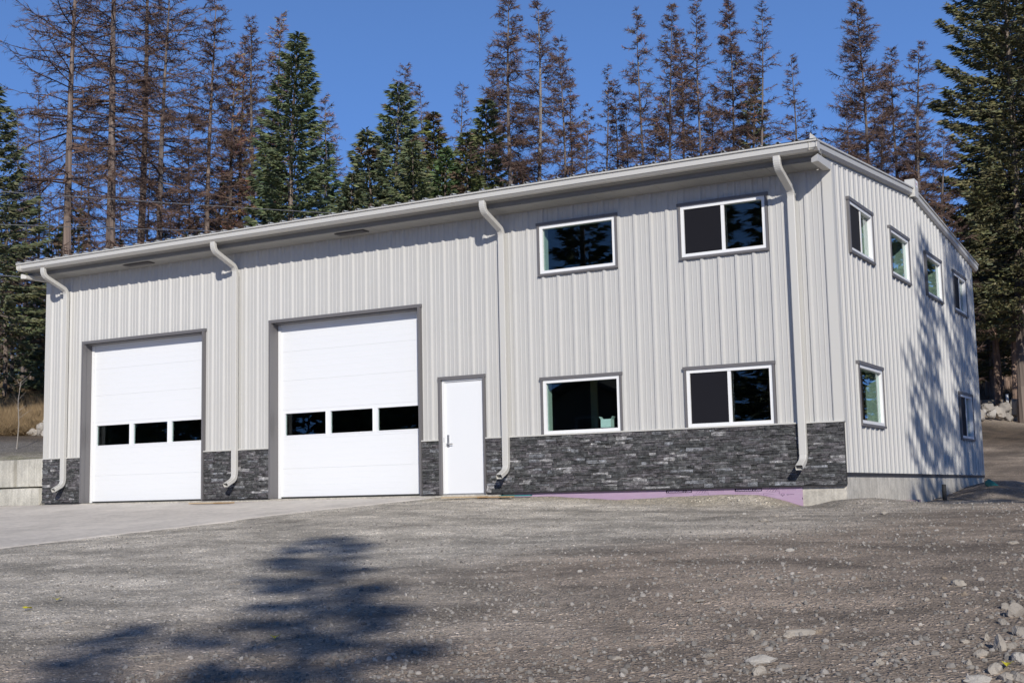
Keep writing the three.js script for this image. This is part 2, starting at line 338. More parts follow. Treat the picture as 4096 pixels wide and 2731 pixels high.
wallGable.rotation.y = Math.PI / 2; wallBack.position.set(0, 0, -DEP); wallBack.rotation.y = Math.PI; wallLeft.position.set(-LEN, 0, -DEP); wallLeft.rotation.y = -Math.PI / 2;
const gTop = a => roofY(-a) - 0.255;
sidingWall(wallFront, -LEN, 0, -5.797 - 0.004, 1.035, () => 5.26, frontHoles);
sidingWall(wallGable, 0.0, DEP, 0.11, 0.21, gTop, gableHoles);
sidingWall(wallBack, 0, LEN, 0.1, 0.1, () => 5.26, []);
sidingWall(wallLeft, 0, DEP, 0.1, 0.1, gTop, []);
// corner trim, the strip above the stone and along the foot of the gable siding
obj('corner_trim', [bx(-0.155, 0.006, 1.035, 5.26, -0.03, 0.008), bx(-0.02, 0.009, 1.035, 5.30, -0.10, -0.031)], M.trim, B);
obj('corner_trim', [bx(-LEN - 0.008, -LEN + 0.14, 1.035, 5.26, -0.03, 0.008)], M.trim, B);
obj('corner_trim', [bx(-0.03, 0.010, 0.21, 5.30, -DEP - 0.01, -DEP + 0.09)], M.trim, B);
for (const [a, b] of [[-LEN, ovd[0][0] - 0.004], [ovd[0][1] + 0.004, ovd[1][0] - 0.004], [ovd[1][1] + 0.004, man[0] - 0.004], [man[1] + 0.004, 0.0]]) obj('ledge_flashing', bx(a, b, 1.022, 1.046, -0.05, 0.052), M.trim, B);
obj('base_trim', [bx(-0.04, 0.012, 0.150, 0.208, -DEP, -0.02)], M.blackTrim, B);

// windows and doors, built in wall coordinates (a along, y up, w outward)
function frameBoxes(a0, a1, y0, y1, t, w0, w1) { return [bx(a0, a0 + t, y0, y1, w0, w1), bx(a1 - t, a1, y0, y1, w0, w1), bx(a0 + t, a1 - t, y0, y0 + t, w0, w1), bx(a0 + t, a1 - t, y1 - t, y1, w0, w1)]; }
function windowUnit(rot, [a0, a1, y0, y1, type], sill, where) {
  const g = group('window', B); g.rotation.y = rot; g.userData.label = `${type === 'slider' ? 'white framed sliding window with an insect screen' : 'white framed fixed window'} ${where}`;
  const tr = 0.042;
  const tb = [bx(a0 - 0.02, a1 + 0.02, y1 - 0.055, y1, -0.05, 0.030), bx(a0, a0 + tr, y0 + (sill ? tr : 0), y1 - 0.055, -0.05, 0.022), bx(a1 - tr, a1, y0 + (sill ? tr : 0), y1 - 0.055, -0.05, 0.022)];
  if (sill) tb.push(bx(a0, a1, y0, y0 + tr, -0.05, 0.030));
  obj('trim', tb, M.charcoal, g);
  const b0 = a0 + tr, b1 = a1 - tr, c0 = y0 + (sill ? tr : 0), c1 = y1 - 0.055;
  obj('frame', frameBoxes(b0, b1, c0, c1, 0.058, -0.085, 0.004), M.vinyl, g);
  const i0 = b0 + 0.058, i1 = b1 - 0.058, j0 = c0 + 0.058, j1 = c1 - 0.058, m = (i0 + i1) / 2;
  if (type === 'slider') {
    obj('sash', [...frameBoxes(i0, m + 0.02, j0, j1, 0.035, -0.062, -0.034)], M.vinyl, g);
    obj('meeting_stile', bx(m - 0.028, m + 0.030, j0, j1, -0.030, -0.006), M.vinyl, g);
    obj('insect_screen', bx(i0 + 0.004, m - 0.030, j0 + 0.004, j1 - 0.004, -0.021, -0.019), M.screen, g);
    obj('pane', bx(i0 + 0.035, m - 0.015, j0 + 0.035, j1 - 0.035, -0.052, -0.046), M.glass, g);
    obj('pane', bx(m + 0.002, i1, j0, j1, -0.074, -0.068), M.glass, g);
  } else obj('pane', bx(i0, i1, j0, j1, -0.052, -0.046), M.glass, g);
  obj('reveal', [bx(b0, b0 + 0.02, c0, c1, -0.30, -0.088), bx(b1 - 0.02, b1, c0, c1, -0.30, -0.088), bx(b0 + 0.02, b1 - 0.02, c0, c0 + 0.02, -0.30, -0.088), bx(b0 + 0.02, b1 - 0.02, c1 - 0.02, c1, -0.30, -0.088)], M.jamb, g);
}
const wheres = { front: ['of the upper storey above the wall of stone', 'of the upper storey beside the corner downspout', 'of the ground floor with a white box on its sill', 'of the ground floor beside the corner downspout'], gable: ['of the upper storey, first from the front corner', 'of the upper storey, second from the front corner', 'of the upper storey, third from the front corner', 'of the upper storey, fourth from the front corner', 'of the ground floor near the front corner', 'of the ground floor near the rear corner'] };
win.front.forEach((w, i) => windowUnit(0, w, i < 2, wheres.front[i]));
win.gable.forEach((w, i) => windowUnit(Math.PI / 2, w, true, wheres.gable[i] + ' in the gable wall'));

ovd.forEach(([a0, a1, , y1], n) => {
  const g = group('overhead_door', B); g.userData.label = n ? 'white sectional overhead door beside the entrance door' : 'white sectional overhead door beside the concrete block wall';
  const j = 0.045;
  obj('door_casing', [bx(a0 - 0.02, a1 + 0.02, y1 - 0.06, y1, -0.05, 0.036), bx(a0, a0 + j, 0, y1 - 0.06, -0.05, 0.056), bx(a1 - j, a1, 0, y1 - 0.06, -0.05, 0.056)], M.charcoal, g);
  obj('jamb_lining', [bx(a0, a0 + 0.02, 0, y1 - 0.06, -0.262, -0.052), bx(a1 - 0.02, a1, 0, y1 - 0.06, -0.262, -0.052), bx(a0 + 0.02, a1 - 0.02, y1 - 0.08, y1 - 0.06, -0.262, -0.052)], M.charcoal, g);
  obj('stop_moulding', bx(a0 + 0.021, a0 + 0.085, 0, y1 - 0.085, -0.258, -0.235), M.vinyl, g); obj('stop_moulding', bx(a1 - 0.085, a1 - 0.021, 0, y1 - 0.085, -0.258, -0.235), M.vinyl, g);
  const h = 0.6096, d0 = a0 + 0.03, d1 = a1 - 0.03;
  for (let s = 0; s < 6; s++) {
    const y0 = s * h + (s ? 0.0008 : 0.03), yt = Math.min((s + 1) * h - 0.0008, y1 - 0.05);
    if (s === 2) {
      const W = (d1 - d0 - 0.26 - 0.16) / 3, sec = [bx(d0, d1, y0, y0 + 0.055, -0.32, -0.27), bx(d0, d1, yt - 0.055, yt, -0.32, -0.27)];
      for (let k = 0; k <= 3; k++) { const l = k === 0 ? d0 : d0 + 0.13 + k * (W + 0.08) - 0.08, r2 = k === 3 ? d1 : d0 + 0.13 + k * (W + 0.08); sec.push(bx(l, r2, y0 + 0.055, yt - 0.055, -0.32, -0.27)); }
      const p = obj('door_section', sec, M.door, g); p.userData.label = 'glazed section of the overhead door';
      for (let k = 0; k < 3; k++) { const l = d0 + 0.13 + k * (W + 0.08); obj('pane', bx(l + 0.022, l + W - 0.022, y0 + 0.077, yt - 0.077, -0.30, -0.294), M.glass, g); obj('pane_frame', frameBoxes(l, l + W, y0 + 0.055, yt - 0.055, 0.022, -0.315, -0.262), M.door, g); }
    } else {
      const sh = new THREE.Shape(); sh.moveTo(0, 0); // ribbed steel skin: shallow lines across the section
      const pr = [[-0.32, y0], [-0.2715, y0], [-0.270, y0 + 0.0015]]; const nn = 5;
      for (let k = 1; k < nn; k++) { const yy = lerp(y0, yt, k / nn); pr.push([-0.270, yy - 0.006], [-0.2722, yy - 0.002], [-0.2722, yy + 0.002], [-0.270, yy + 0.006]); }
      pr.push([-0.270, yt - 0.0015], [-0.2715, yt], [-0.32, yt]);
      obj('door_section', extrudeX(pr, d0, d1), M.door, g);
    }
  }
  obj('bottom_seal', bx(d0, d1, 0.0, 0.028, -0.315, -0.272), M.rubber, g);
});
{ // entrance door
  const g = group('entrance_door', B), [a0, a1, , y1] = man; g.userData.label = 'plain white steel entrance door with a lever handle';
  obj('door_casing', [bx(a0 - 0.015, a1 + 0.015, y1 - 0.06, y1, -0.05, 0.045), bx(a0, a0 + 0.05, 0, y1 - 0.06, -0.05, 0.056), bx(a1 - 0.035, a1, 0, y1 - 0.06, -0.05, 0.056)], M.charcoal, g);
  obj('door_frame', [bx(a0 + 0.05, a0 + 0.10, 0, y1 - 0.06, -0.13, -0.012), bx(a1 - 0.075, a1 - 0.035, 0, y1 - 0.06, -0.13, -0.012), bx(a0 + 0.10, a1 - 0.075, y1 - 0.10, y1 - 0.06, -0.13, -0.012)], M.vinyl, g);
  obj('door_leaf', bx(a0 + 0.103, a1 - 0.078, 0.018, y1 - 0.103, -0.085, -0.04), M.door, g);
  const hx = a0 + 0.165;
  const lev = new THREE.CylinderGeometry(0.012, 0.010, 0.13, 10).rotateZ(Math.PI / 2).translate(hx + 0.06, 0.955, 0.018);
  obj('handle', [bx(hx - 0.022, hx + 0.022, 0.90, 1.13, -0.04, -0.024), new THREE.CylinderGeometry(0.026, 0.026, 0.02, 16).rotateX(Math.PI / 2).translate(hx, 0.955, -0.012), new THREE.CylinderGeometry(0.011, 0.011, 0.05, 10).rotateX(Math.PI / 2).translate(hx, 0.955, 0.0), lev], M.metal, g);
  obj('strike_plate', bx(a0 + 0.075, a0 + 0.085, 0.99, 1.08, -0.012, -0.009), M.metal, g);
  for (const y of [0.22, 1.08, 1.92]) obj('hinge', new THREE.CylinderGeometry(0.009, 0.009, 0.10, 8).translate(a1 - 0.077, y, -0.030), M.metal, g);
  obj('threshold', bx(a0 + 0.05, a1 - 0.035, -0.008, 0.015, -0.13, -0.01), M.metal, g);
}
// floor slab, concrete stem wall and footing insulation
obj('floor_slab', bx(-LEN + 0.06, -0.06, -0.14, -0.012, -DEP + 0.06, -0.055), M.slab, B);
obj('sill_slab', bx(-LEN + 0.02, man[1] + 0.3, -0.30, -0.008, -0.054, 0.028), M.foundation, B);
obj('stem_wall', [bx(-0.26, -0.012, -0.95, 0.150, -DEP + 0.01, -0.01), bx(-6.4, -0.262, -0.95, -0.004, -0.25, -0.01)], M.foundation, B);
obj('stem_wall', [bx(-LEN + 0.01, -LEN + 0.26, -0.95, 0.10, -DEP + 0.01, -0.06), bx(-LEN + 0.262, -0.262, -0.95, 0.10, -DEP + 0.01, -DEP + 0.26)], M.foundation, B);
obj('footing_board', bx(-0.02, 0.035, -0.62, -0.285, -5.1, -3.55), std(0.50, 0.39, 0.37, 0.9, { map: concreteTex }), B).userData.label = 'faded pink insulation board along the footing';
obj('footing_board', bx(-0.02, 0.030, -0.62, -0.30, -3.545, -3.1), std(0.46, 0.55, 0.60, 0.9), B).userData.label = 'pale blue insulation board along the footing';
{ // pink foam board with its print
  const cv = document.createElement('canvas'); cv.width = 2048; cv.height = 256; const c = cv.getContext('2d');
  const x0 = -6.15, x1 = -0.737, y1 = -0.004, y0 = -0.344, sx = 2048 / (x1 - x0), sy = 256 / (y1 - y0);
  const X = x => (x - x0) * sx, Y = y => (y1 - y) * sy;
  c.fillStyle = '#b098ae'; c.fillRect(0, 0, 2048, 256);
  const r = rng(3); for (let k = 0; k < 900; k++) { c.fillStyle = `rgba(${r() < 0.5 ? '255,255,255' : '150,90,150'},0.06)`; c.fillRect(r() * 2048, r() * 256, 20 + r() * 90, 2 + r() * 6); }
  for (const bxs of [-3.144, -1.90]) {
    c.fillStyle = '#20182a'; c.fillRect(X(bxs), Y(-0.010), 0.475 * sx, 0.052 * sy);
    c.fillStyle = '#e3c9e6'; c.font = 'italic bold 30px sans-serif'; c.textBaseline = 'middle'; c.save(); c.translate(X(bxs) + 6, Y(-0.037)); c.scale(1.0, 0.95); c.fillText('FOAMULAR C-200', 0, 0, 0.475 * sx - 12); c.restore();
    c.fillStyle = '#5b4262'; for (let k = 0; k < 2; k++) for (let q = 0; q < 14; q++) c.fillRect(X(bxs) + 2 + q * 11.5, Y(-0.074 - k * 0.016), 7 + r() * 3, 2);
    c.strokeStyle = '#4a3552'; c.lineWidth = 2;                        // line drawing of framing beside the name
    const q = bxs + 0.52; for (let k = 0; k < 4; k++) { c.beginPath(); c.moveTo(X(q + 0.03 + k * 0.05), Y(-0.075)); c.lineTo(X(q + 0.10 + k * 0.045), Y(-0.004)); c.stroke(); c.beginPath(); c.moveTo(X(q + 0.16 + k * 0.03), Y(-0.06)); c.lineTo(X(q + 0.10 + k * 0.045), Y(-0.004)); c.stroke(); }
    c.beginPath(); c.moveTo(X(q - 0.02), Y(-0.13)); c.lineTo(X(q - 0.02), Y(-0.105)); c.lineTo(X(q + 0.25), Y(-0.07)); c.lineTo(X(q + 0.25), Y(-0.12)); c.stroke();
    c.beginPath(); c.ellipse(X(q + 0.09), Y(-0.13), 26, 8, -0.2, Math.PI, 0); c.stroke();
    c.fillStyle = '#5b4262'; for (let k = 0; k < 4; k++) for (let w = 0; w < 9; w++) c.fillRect(X(q + 0.30) + w * 10, Y(-0.016 - k * 0.013), 6 + r() * 3, 1.6);
  }
  c.strokeStyle = '#3a2742'; c.lineWidth = 3; c.beginPath(); c.arc(X(-1.075), Y(-0.125), 11, 0, 6.3); c.stroke(); c.fillStyle = '#3a2742'; c.fillRect(X(-1.085), Y(-0.14), 7, 9);
  c.font = 'bold 18px sans-serif'; c.fillText('Q', X(-1.01), Y(-0.125)); c.font = 'bold 13px sans-serif'; c.fillText('ualified', X(-0.975), Y(-0.123), 36);
  c.fillStyle = '#2c2030'; c.fillRect(X(-0.748), Y(-0.18), 4, 22);
  const t = new THREE.CanvasTexture(cv); t.colorSpace = THREE.SRGBColorSpace;
  const g = new THREE.BoxGeometry(x1 - x0, y1 - y0, 0.012).translate((x0 + x1) / 2, (y0 + y1) / 2, 0.001);
  obj('foam_board', g, new THREE.MeshStandardMaterial({ map: t, roughness: 0.85 }), B).userData.label = 'pink foam insulation board with black print below the stone';
}
obj('stone_ledge_flashing', [bx(-6.70, -0.005, -0.006, 0.014, -0.02, 0.062), bx(-LEN, ovd[0][0] - 0.004, -0.003, 0.012, -0.02, 0.062), bx(ovd[0][1] + 0.004, ovd[1][0] - 0.004, -0.003, 0.012, -0.02, 0.062), bx(ovd[1][1] + 0.004, man[0] - 0.004, -0.003, 0.012, -0.02, 0.062)], M.blackTrim, B);

{ // stacked stone wainscot
  const r = rng(77), stones = [];
  const secs = [[-LEN + 0.004, ovd[0][0] - 0.006], [ovd[0][1] + 0.006, ovd[1][0] - 0.006], [ovd[1][1] + 0.006, man[0] - 0.006], [man[1] + 0.006, -0.004]];
  const shapes = []; for (let k = 0; k < 12; k++) { // unit stones: split-faced blocks
    const T = new Tri(), P = {}; const j = s => (r() - 0.5) * s;
    for (const x of [0, 1, 2]) for (const y of [0, 1, 2]) P[`${x}${y}`] = new V3(-0.5 + x * 0.5 + (x === 1 ? j(0.4) : j(0.03)), -0.5 + y * 0.5 + (y === 1 ? j(0.4) : j(0.10)), (x === 1 && y === 1 ? 1 : 0.72) + j(0.45));
    const b = [new V3(-0.5, -0.5, 0), new V3(0.5, -0.5, 0), new V3(0.5, 0.5, 0), new V3(-0.5, 0.5, 0)];
    for (let x = 0; x < 2; x++) for (let y = 0; y < 2; y++) T.quad(P[`${x}${y}`], P[`${x + 1}${y}`], P[`${x + 1}${y + 1}`], P[`${x}${y + 1}`]);
    T.tri(b[0], b[1], P['00']); T.tri(b[1], P['10'], P['00']); T.tri(b[1], P['20'], P['10']);
    T.tri(b[2], b[3], P['22']); T.tri(b[3], P['12'], P['22']); T.tri(b[3], P['02'], P['12']);
    T.tri(b[1], b[2], P['20']); T.tri(b[2], P['21'], P['20']); T.tri(b[2], P['22'], P['21']);
    T.tri(b[3], b[0], P['02']); T.tri(b[0], P['01'], P['02']); T.tri(b[0], P['00'], P['01']);
    shapes.push(T);
  }
  secs.forEach(([s0, s1], n) => {
    const v = obj('stone_wainscot', bx(s0, s1, 0.016, 1.021, -0.05, 0.004), std(0.035, 0.034, 0.033, 0.95), B);
    let y = 0.018;
    while (y < 1.005) {
      let h = 0.032 + 0.040 * r(); if (1.018 - y - h < 0.03) h = 1.018 - y;
      let x = s0;
      while (x < s1 - 0.01) {
        let w = 0.09 + 0.30 * r() * (0.4 + 0.6 * r()); if (s1 - x - w < 0.07) w = s1 - x;
        const parts = r() < 0.20 && h > 0.05 ? [[y, h * 0.5], [y + h * 0.5, h * 0.5]] : [[y, h]];
        for (const [yy, hh] of parts) stones.push({ v, n, x: x + w / 2, y: yy + hh / 2, w: w - 0.003, h: hh - 0.002, d: 0.020 + 0.034 * r(), k: Math.floor(r() * 12), m: (q => q < 0.24 ? 0 : q < 0.48 ? 1 : q < 0.68 ? 2 : q < 0.82 ? 3 : q < 0.90 ? 4 : q < 0.955 ? 5 : 6)(r()) });
        x += w;
      }
      y += h;
    }
  });
  const rank = stones.map((s, i) => [s.w * s.h * (s.n === 3 ? 1.5 : s.n === 2 ? 1.1 : s.n === 1 ? 0.85 : 0.6), i]).sort((a, b) => b[0] - a[0]);
  const own = new Set(rank.slice(0, 300).map(q => q[1])), rest = new Map();
  stones.forEach((s, i) => {
    const src = shapes[s.k], T = new Tri();
    for (let q = 0; q < src.p.length; q += 3) T.p.push(s.x + src.p[q] * s.w, s.y + src.p[q + 1] * s.h, 0.003 + src.p[q + 2] * s.d);
    const g = T.geo((x, y, z) => [x + s.m * 0.37, y * 1.0 + i * 0.173]);
    if (own.has(i)) obj('stone', g, M.stones[s.m], s.v);
    else { const key = s.n + '_' + s.m; if (!rest.has(key)) rest.set(key, { v: s.v, m: s.m, g: [] }); rest.get(key).g.push(g); }
  });
  for (const { v, m, g } of rest.values()) obj('small_stones', g, M.stones[m], v).userData.kind = 'stuff';
}
// eaves: soffit panels, fascia, gutter
{
  const s = group('soffit', B); const W = 0.405;
  for (let x = -LEN - 0.02; x < -0.12; x += W) {
    const e = Math.min(x + W - 0.006, -0.10); obj('soffit_panel', extrudeX([[0.0, 5.232], [0.50, 5.248], [0.50, 5.258], [0.0, 5.242]], x, e), M.soffit, s);
  }
  for (const a of [[-9.95, -9.23], [-15.83, -15.05]]) {
    obj('soffit_vent', [bx(a[0], a[1], 5.222, 5.232, 0.22, 0.42)], M.dark, s);
    for (let k = 0; k < 6; k++) obj('louvre', bx(a[0] + 0.02, a[1] - 0.02, 5.2165, 5.2215, 0.235 + k * 0.031, 0.250 + k * 0.031), M.charcoal, s);
  }
  obj('fascia', [bx(-LEN - 0.03, 0.0, 5.262, 5.48, 0.503, 0.52), bx(-LEN - 0.03, 0.0, 5.335, 5.345, 0.522, 0.70)], M.fascia, B);
  const prof = [[0.70, 5.345], [0.795, 5.345], [0.848, 5.384], [0.858, 5.388], [0.862, 5.462], [0.846, 5.472], [0.846, 5.482], [0.885, 5.486], [0.885, 5.512], [0.872, 5.514], [0.70, 5.525]];
  obj('gutter', extrudeX(prof, -LEN - 0.03, 0.030), M.trim, B);
  for (let k = 1; k < 6; k++) obj('gutter_joint', extrudeX([[0.80, 5.3435], [0.8495, 5.3825], [0.8595, 5.387], [0.8635, 5.460], [0.85, 5.46], [0.85, 5.39], [0.80, 5.35]], -LEN * k / 6 - 0.6, -LEN * k / 6 - 0.585), M.trim, B);
  // boxed end of the overhang at the front corner
  const cap = new Tri(), p = (x, y, z) => new V3(x, y, z);
  const A = [p(0.004, 5.184, 0.03), p(0.004, 5.316, 0.0), p(0.004, 5.297, 0.755), p(0.004, 5.180, 0.755)], C2 = [p(-0.12, 5.184, 0.03), p(-0.12, 5.316, 0.0), p(-0.12, 5.25, 0.70), p(-0.12, 5.18, 0.70)];
  cap.quad(A[0], A[3], A[2], A[1]); cap.quad(C2[0], C2[1], C2[2], C2[3]); cap.quad(A[3], C2[3], C2[2], A[2]); cap.quad(A[0], C2[0], C2[3], A[3]); cap.quad(A[1], A[2], C2[2], C2[1]);
  obj('eave_return', cap.geo(), M.trim, B);
  const capL = cap.geo(); capL.scale(-1, 1, 1); capL.translate(-LEN, 0, 0); obj('eave_return', flip(capL), M.trim, B);
}
{ // roof: ribbed sheets, rake trims, ridge
  const zr = -DEP / 2;
  for (const side of [0, 1]) {
    const T = new Tri(), prof = []; for (let k = 0; k * PITCH < LEN + 0.02; k++) for (const [o, w] of [[0, 0], [0.02, 0.032], [0.05, 0.032], [0.07, 0]]) prof.push([-LEN - 0.02 + k * PITCH + o, w]);
    const ze = side ? -DEP - 0.90 : 0.90, yE = 5.518, yR = roofY(zr) - 0.02;
    for (let i = 0; i < prof.length - 1; i++) { const [a, wa] = prof[i], [b, wb] = prof[i + 1]; if (b > 0.0) break; const q = [new V3(a, yE + wa, ze), new V3(b, yE + wb, ze), new V3(b, yR + wb, zr), new V3(a, yR + wa, zr)]; side ? T.quad(q[1], q[0], q[3], q[2]) : T.quad(...q); }
    obj('roof_sheet', T.geo((x, y, z) => [x, z]), M.roof, B);
  }
  const rake = (x0, sgn, name) => { // gutter-like trim following the slope
    for (const side of [0, 1]) {
      const prof = [[-0.10, -0.165], [-0.03, -0.165], [0.008, -0.128], [0.014, -0.122], [0.018, -0.050], [0.004, -0.040], [0.004, -0.030], [0.040, -0.026], [0.040, 0.0], [-0.10, 0.012]];
      const zA = side ? -DEP - EZ : EZ, T = new Tri(); const pt = ([a, b], z) => new V3(x0 + sgn * a, roofY(z) + b, z);
      for (let i = 0; i < prof.length; i++) { const q = prof[(i + 1) % prof.length]; const f = [pt(prof[i], zA), pt(q, zA), pt(q, zr), pt(prof[i], zr)]; (side ^ (sgn < 0)) ? T.quad(f[0], f[1], f[2], f[3]) : T.quad(f[3], f[2], f[1], f[0]); }
      obj(name, T.geo(), M.trim, B);
      const U = new Tri(); const zB = side ? -DEP : 0.0, c = (a, b, z) => new V3(x0 + sgn * a, roofY(z) + b, z); // recessed closure and thin edge strip above the siding
      const quad = (a, b, c2, d) => { U.quad(a, b, c2, d); };
      quad(c(-0.075, -0.275, zB), c(-0.075, -0.275, zr), c(-0.075, -0.15, zr), c(-0.075, -0.15, zB));
      quad(c(-0.02, -0.258, zB), c(-0.02, -0.258, zr), c(-0.02, -0.240, zr), c(-0.02, -0.240, zB));
      quad(c(-0.075, -0.240, zB), c(-0.02, -0.240, zB), c(-0.02, -0.240, zr), c(-0.075, -0.240, zr));
      obj('rake_closure', U.geo(), M.soffit, B);
    }
  };
  rake(0.0, 1, 'rake_trim'); rake(-LEN, -1, 'rake_trim');
  const T = new Tri(); const e = [new V3(0.028, 5.51, 0.885), new V3(-0.075, 5.615, 0.885), new V3(-0.06, 5.60, 0.60), new V3(0.028, 5.53, 0.60)]; T.quad(...e); T.quad(e[3], e[2], e[1], e[0]); // turned-up end of the corner trim
  obj('trim_end', new THREE.ExtrudeGeometry(new THREE.Shape([new THREE.Vector2(-0.075, 5.525), new THREE.Vector2(0.034, 5.525), new THREE.Vector2(-0.068, 5.622)]), { depth: 0.05, bevelEnabled: false }).translate(0, 0, 0.83), M.trim, B);
  obj('ridge_cap', extrudeX([[zr - 0.22, roofY(zr) - 0.02], [zr - 0.22, roofY(zr) + 0.01], [zr, roofY(zr) + 0.045], [zr + 0.22, roofY(zr) + 0.01], [zr + 0.22, roofY(zr) - 0.02], [zr, roofY(zr) + 0.02]], -LEN, -0.12), M.roof, B);
  const re = obj('ridge_end_box', [bx(-0.14, 0.062, roofY(zr) - 0.20, roofY(zr) + 0.17, zr - 0.26, zr + 0.06)], M.trim, B); re.userData.label = 'small white end box on the ridge with a sticker';
  const cv = document.createElement('canvas'); cv.width = cv.height = 64; const c = cv.getContext('2d'); c.fillStyle = '#e9e9ee'; c.fillRect(0, 0, 64, 64); c.fillStyle = '#b0283a'; c.beginPath(); c.moveTo(12, 18); c.lineTo(50, 34); c.lineTo(46, 44); c.lineTo(14, 32); c.fill();
  const t = new THREE.CanvasTexture(cv); t.colorSpace = THREE.SRGBColorSpace;
  obj('sticker', new THREE.PlaneGeometry(0.16, 0.14).rotateY(Math.PI / 2).translate(0.065, roofY(zr) + 0.08, zr - 0.10), new THREE.MeshStandardMaterial({ map: t, roughness: 0.5 }), re);
}
// downspouts
function sweep(path, w, d, ripple) { // rounded-rectangle section swept in the y-z plane at x = 0
  const sec = []; const rr = 0.012; for (const [sx, sy] of [[1, 1], [-1, 1], [-1, -1], [1, -1]]) for (let k = 0; k < 3; k++) { const q = (sx * sy > 0 ? k : 2 - k) / 2 * Math.PI / 2; sec.push([sx * (w / 2 - rr + rr * Math.cos(q)), sy * (d / 2 - rr + rr * Math.sin(q))]); }
  const T = new Tri(), rings = path.map((p, i) => {
    const a = path[Math.max(0, i - 1)], b = path[Math.min(path.length - 1, i + 1)], t = new V3(0, b[0] - a[0], b[1] - a[1]).normalize(), nrm = new V3(0, t.z, -t.y); const k = p[2] ? 1 + p[2] : 1;
    return sec.map(([u, v]) => new V3(u * k, p[0] - nrm.y * v * k, p[1] - nrm.z * v * k));
  });
  for (let i = 0; i < rings.length - 1; i++) for (let j = 0; j < sec.length; j++) { const k = (j + 1) % sec.length; T.quad(rings[i][j], rings[i + 1][j], rings[i + 1][k], rings[i][k]); }
  return T.geo();
}
{
  const arc = (c, r, a0, a1, n, rip) => { const o = []; for (let i = 0; i <= n; i++) { const a = lerp(a0, a1, i / n); o.push([c[0] + r * Math.sin(a), c[1] + r * Math.cos(a), rip && i > 0 && i < n ? (i % 2 ? 0.03 : -0.02) : 0]); } return o; };
  const mDS = M.trim.clone(); mDS.side = THREE.DoubleSide;
  for (const x of [-17.984, -12.838, -6.272, -0.668]) {
    const g = group('downspout', B); g.position.set(x, 0, 0);
    // upper offset: down from the gutter, back to the wall, down
    const R = 0.172, th = 1.2, zo = 0.765, zw = 0.085;
    const p1 = arc([5.295, zo - R], R, 0, -th, 14, true).map(p => p);          // bends towards the wall
    const end = p1[p1.length - 1], dir = [-Math.cos(th), -Math.sin(th)];
    const zc = zw + R, need = (end[1] - (zc - R * Math.cos(th))) / Math.sin(th);
    const q = [end[0] + dir[0] * need, end[1] + dir[1] * need], c2 = [q[0] + R * Math.sin(th) * -1 + 0, zc];
    const p2 = []; for (let i = 0; i <= 12; i++) { const a = lerp(th, 0, i / 12); p2.push([q[0] - R * (Math.sin(th) - Math.sin(a)), zc - R * Math.cos(a), i > 2 && i < 12 ? (i % 2 ? 0.025 : -0.02) : 0]); }
    obj('offset_elbow', sweep([[5.352, zo, 0], ...p1, ...p2, [p2[12][0] - 0.03, zw, 0]], 0.120, 0.085), mDS, g);
    const yTop = p2[12][0] - 0.02;
    obj('pipe', sweep([[yTop, zw, 0], [0.52, zw, 0]], 0.128, 0.090), mDS, g);
    const rk = 0.16, pk = []; for (let i = 0; i <= 10; i++) { const a = i / 10 * 1.13; pk.push([0.53 - rk * Math.sin(a), zw + rk * (1 - Math.cos(a)), i > 0 && i < 10 && i % 2 ? 0.012 : 0]); }
    const e2 = pk[10]; pk.push([e2[0] - Math.cos(1.13) * 0.20, e2[1] + Math.sin(1.13) * 0.20, 0.0]);
    obj('outlet_elbow', sweep(pk, 0.120, 0.085), mDS, g);
  }
}
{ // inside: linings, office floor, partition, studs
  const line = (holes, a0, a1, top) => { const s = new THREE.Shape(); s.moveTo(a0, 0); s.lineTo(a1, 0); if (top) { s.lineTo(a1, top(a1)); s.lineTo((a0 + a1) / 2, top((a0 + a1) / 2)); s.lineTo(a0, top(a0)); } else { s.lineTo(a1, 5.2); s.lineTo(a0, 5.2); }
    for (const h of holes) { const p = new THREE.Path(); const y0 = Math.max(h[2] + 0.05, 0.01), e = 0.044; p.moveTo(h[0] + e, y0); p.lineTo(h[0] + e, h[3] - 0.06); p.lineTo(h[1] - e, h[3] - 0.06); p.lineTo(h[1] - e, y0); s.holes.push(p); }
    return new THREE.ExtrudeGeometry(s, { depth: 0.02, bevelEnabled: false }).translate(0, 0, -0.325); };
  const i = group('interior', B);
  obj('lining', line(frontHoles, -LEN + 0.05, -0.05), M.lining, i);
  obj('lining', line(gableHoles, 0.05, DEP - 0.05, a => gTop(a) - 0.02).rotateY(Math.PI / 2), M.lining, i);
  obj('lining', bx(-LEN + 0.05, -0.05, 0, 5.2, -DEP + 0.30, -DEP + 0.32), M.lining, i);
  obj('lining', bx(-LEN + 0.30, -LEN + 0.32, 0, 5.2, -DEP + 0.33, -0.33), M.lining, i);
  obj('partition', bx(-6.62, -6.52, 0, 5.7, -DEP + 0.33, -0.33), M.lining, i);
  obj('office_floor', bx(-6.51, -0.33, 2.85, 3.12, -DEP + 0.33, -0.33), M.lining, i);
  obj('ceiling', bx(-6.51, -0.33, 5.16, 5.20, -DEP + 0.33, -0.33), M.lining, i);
  for (const [x, z, y0, y1] of [[-0.9, -3.4, 0, 2.85], [-0.9, -5.0, 0, 2.85], [-2.1, -3.4, 0, 2.85], [-0.8, -6.2, 3.12, 5.16], [-0.8, -9.2, 3.12, 5.16], [-5.2, -1.5, 0, 2.85]]) obj('stud', bx(x - 0.07, x + 0.07, y0, y1, z - 0.02, z + 0.02), M.stud, i);
}

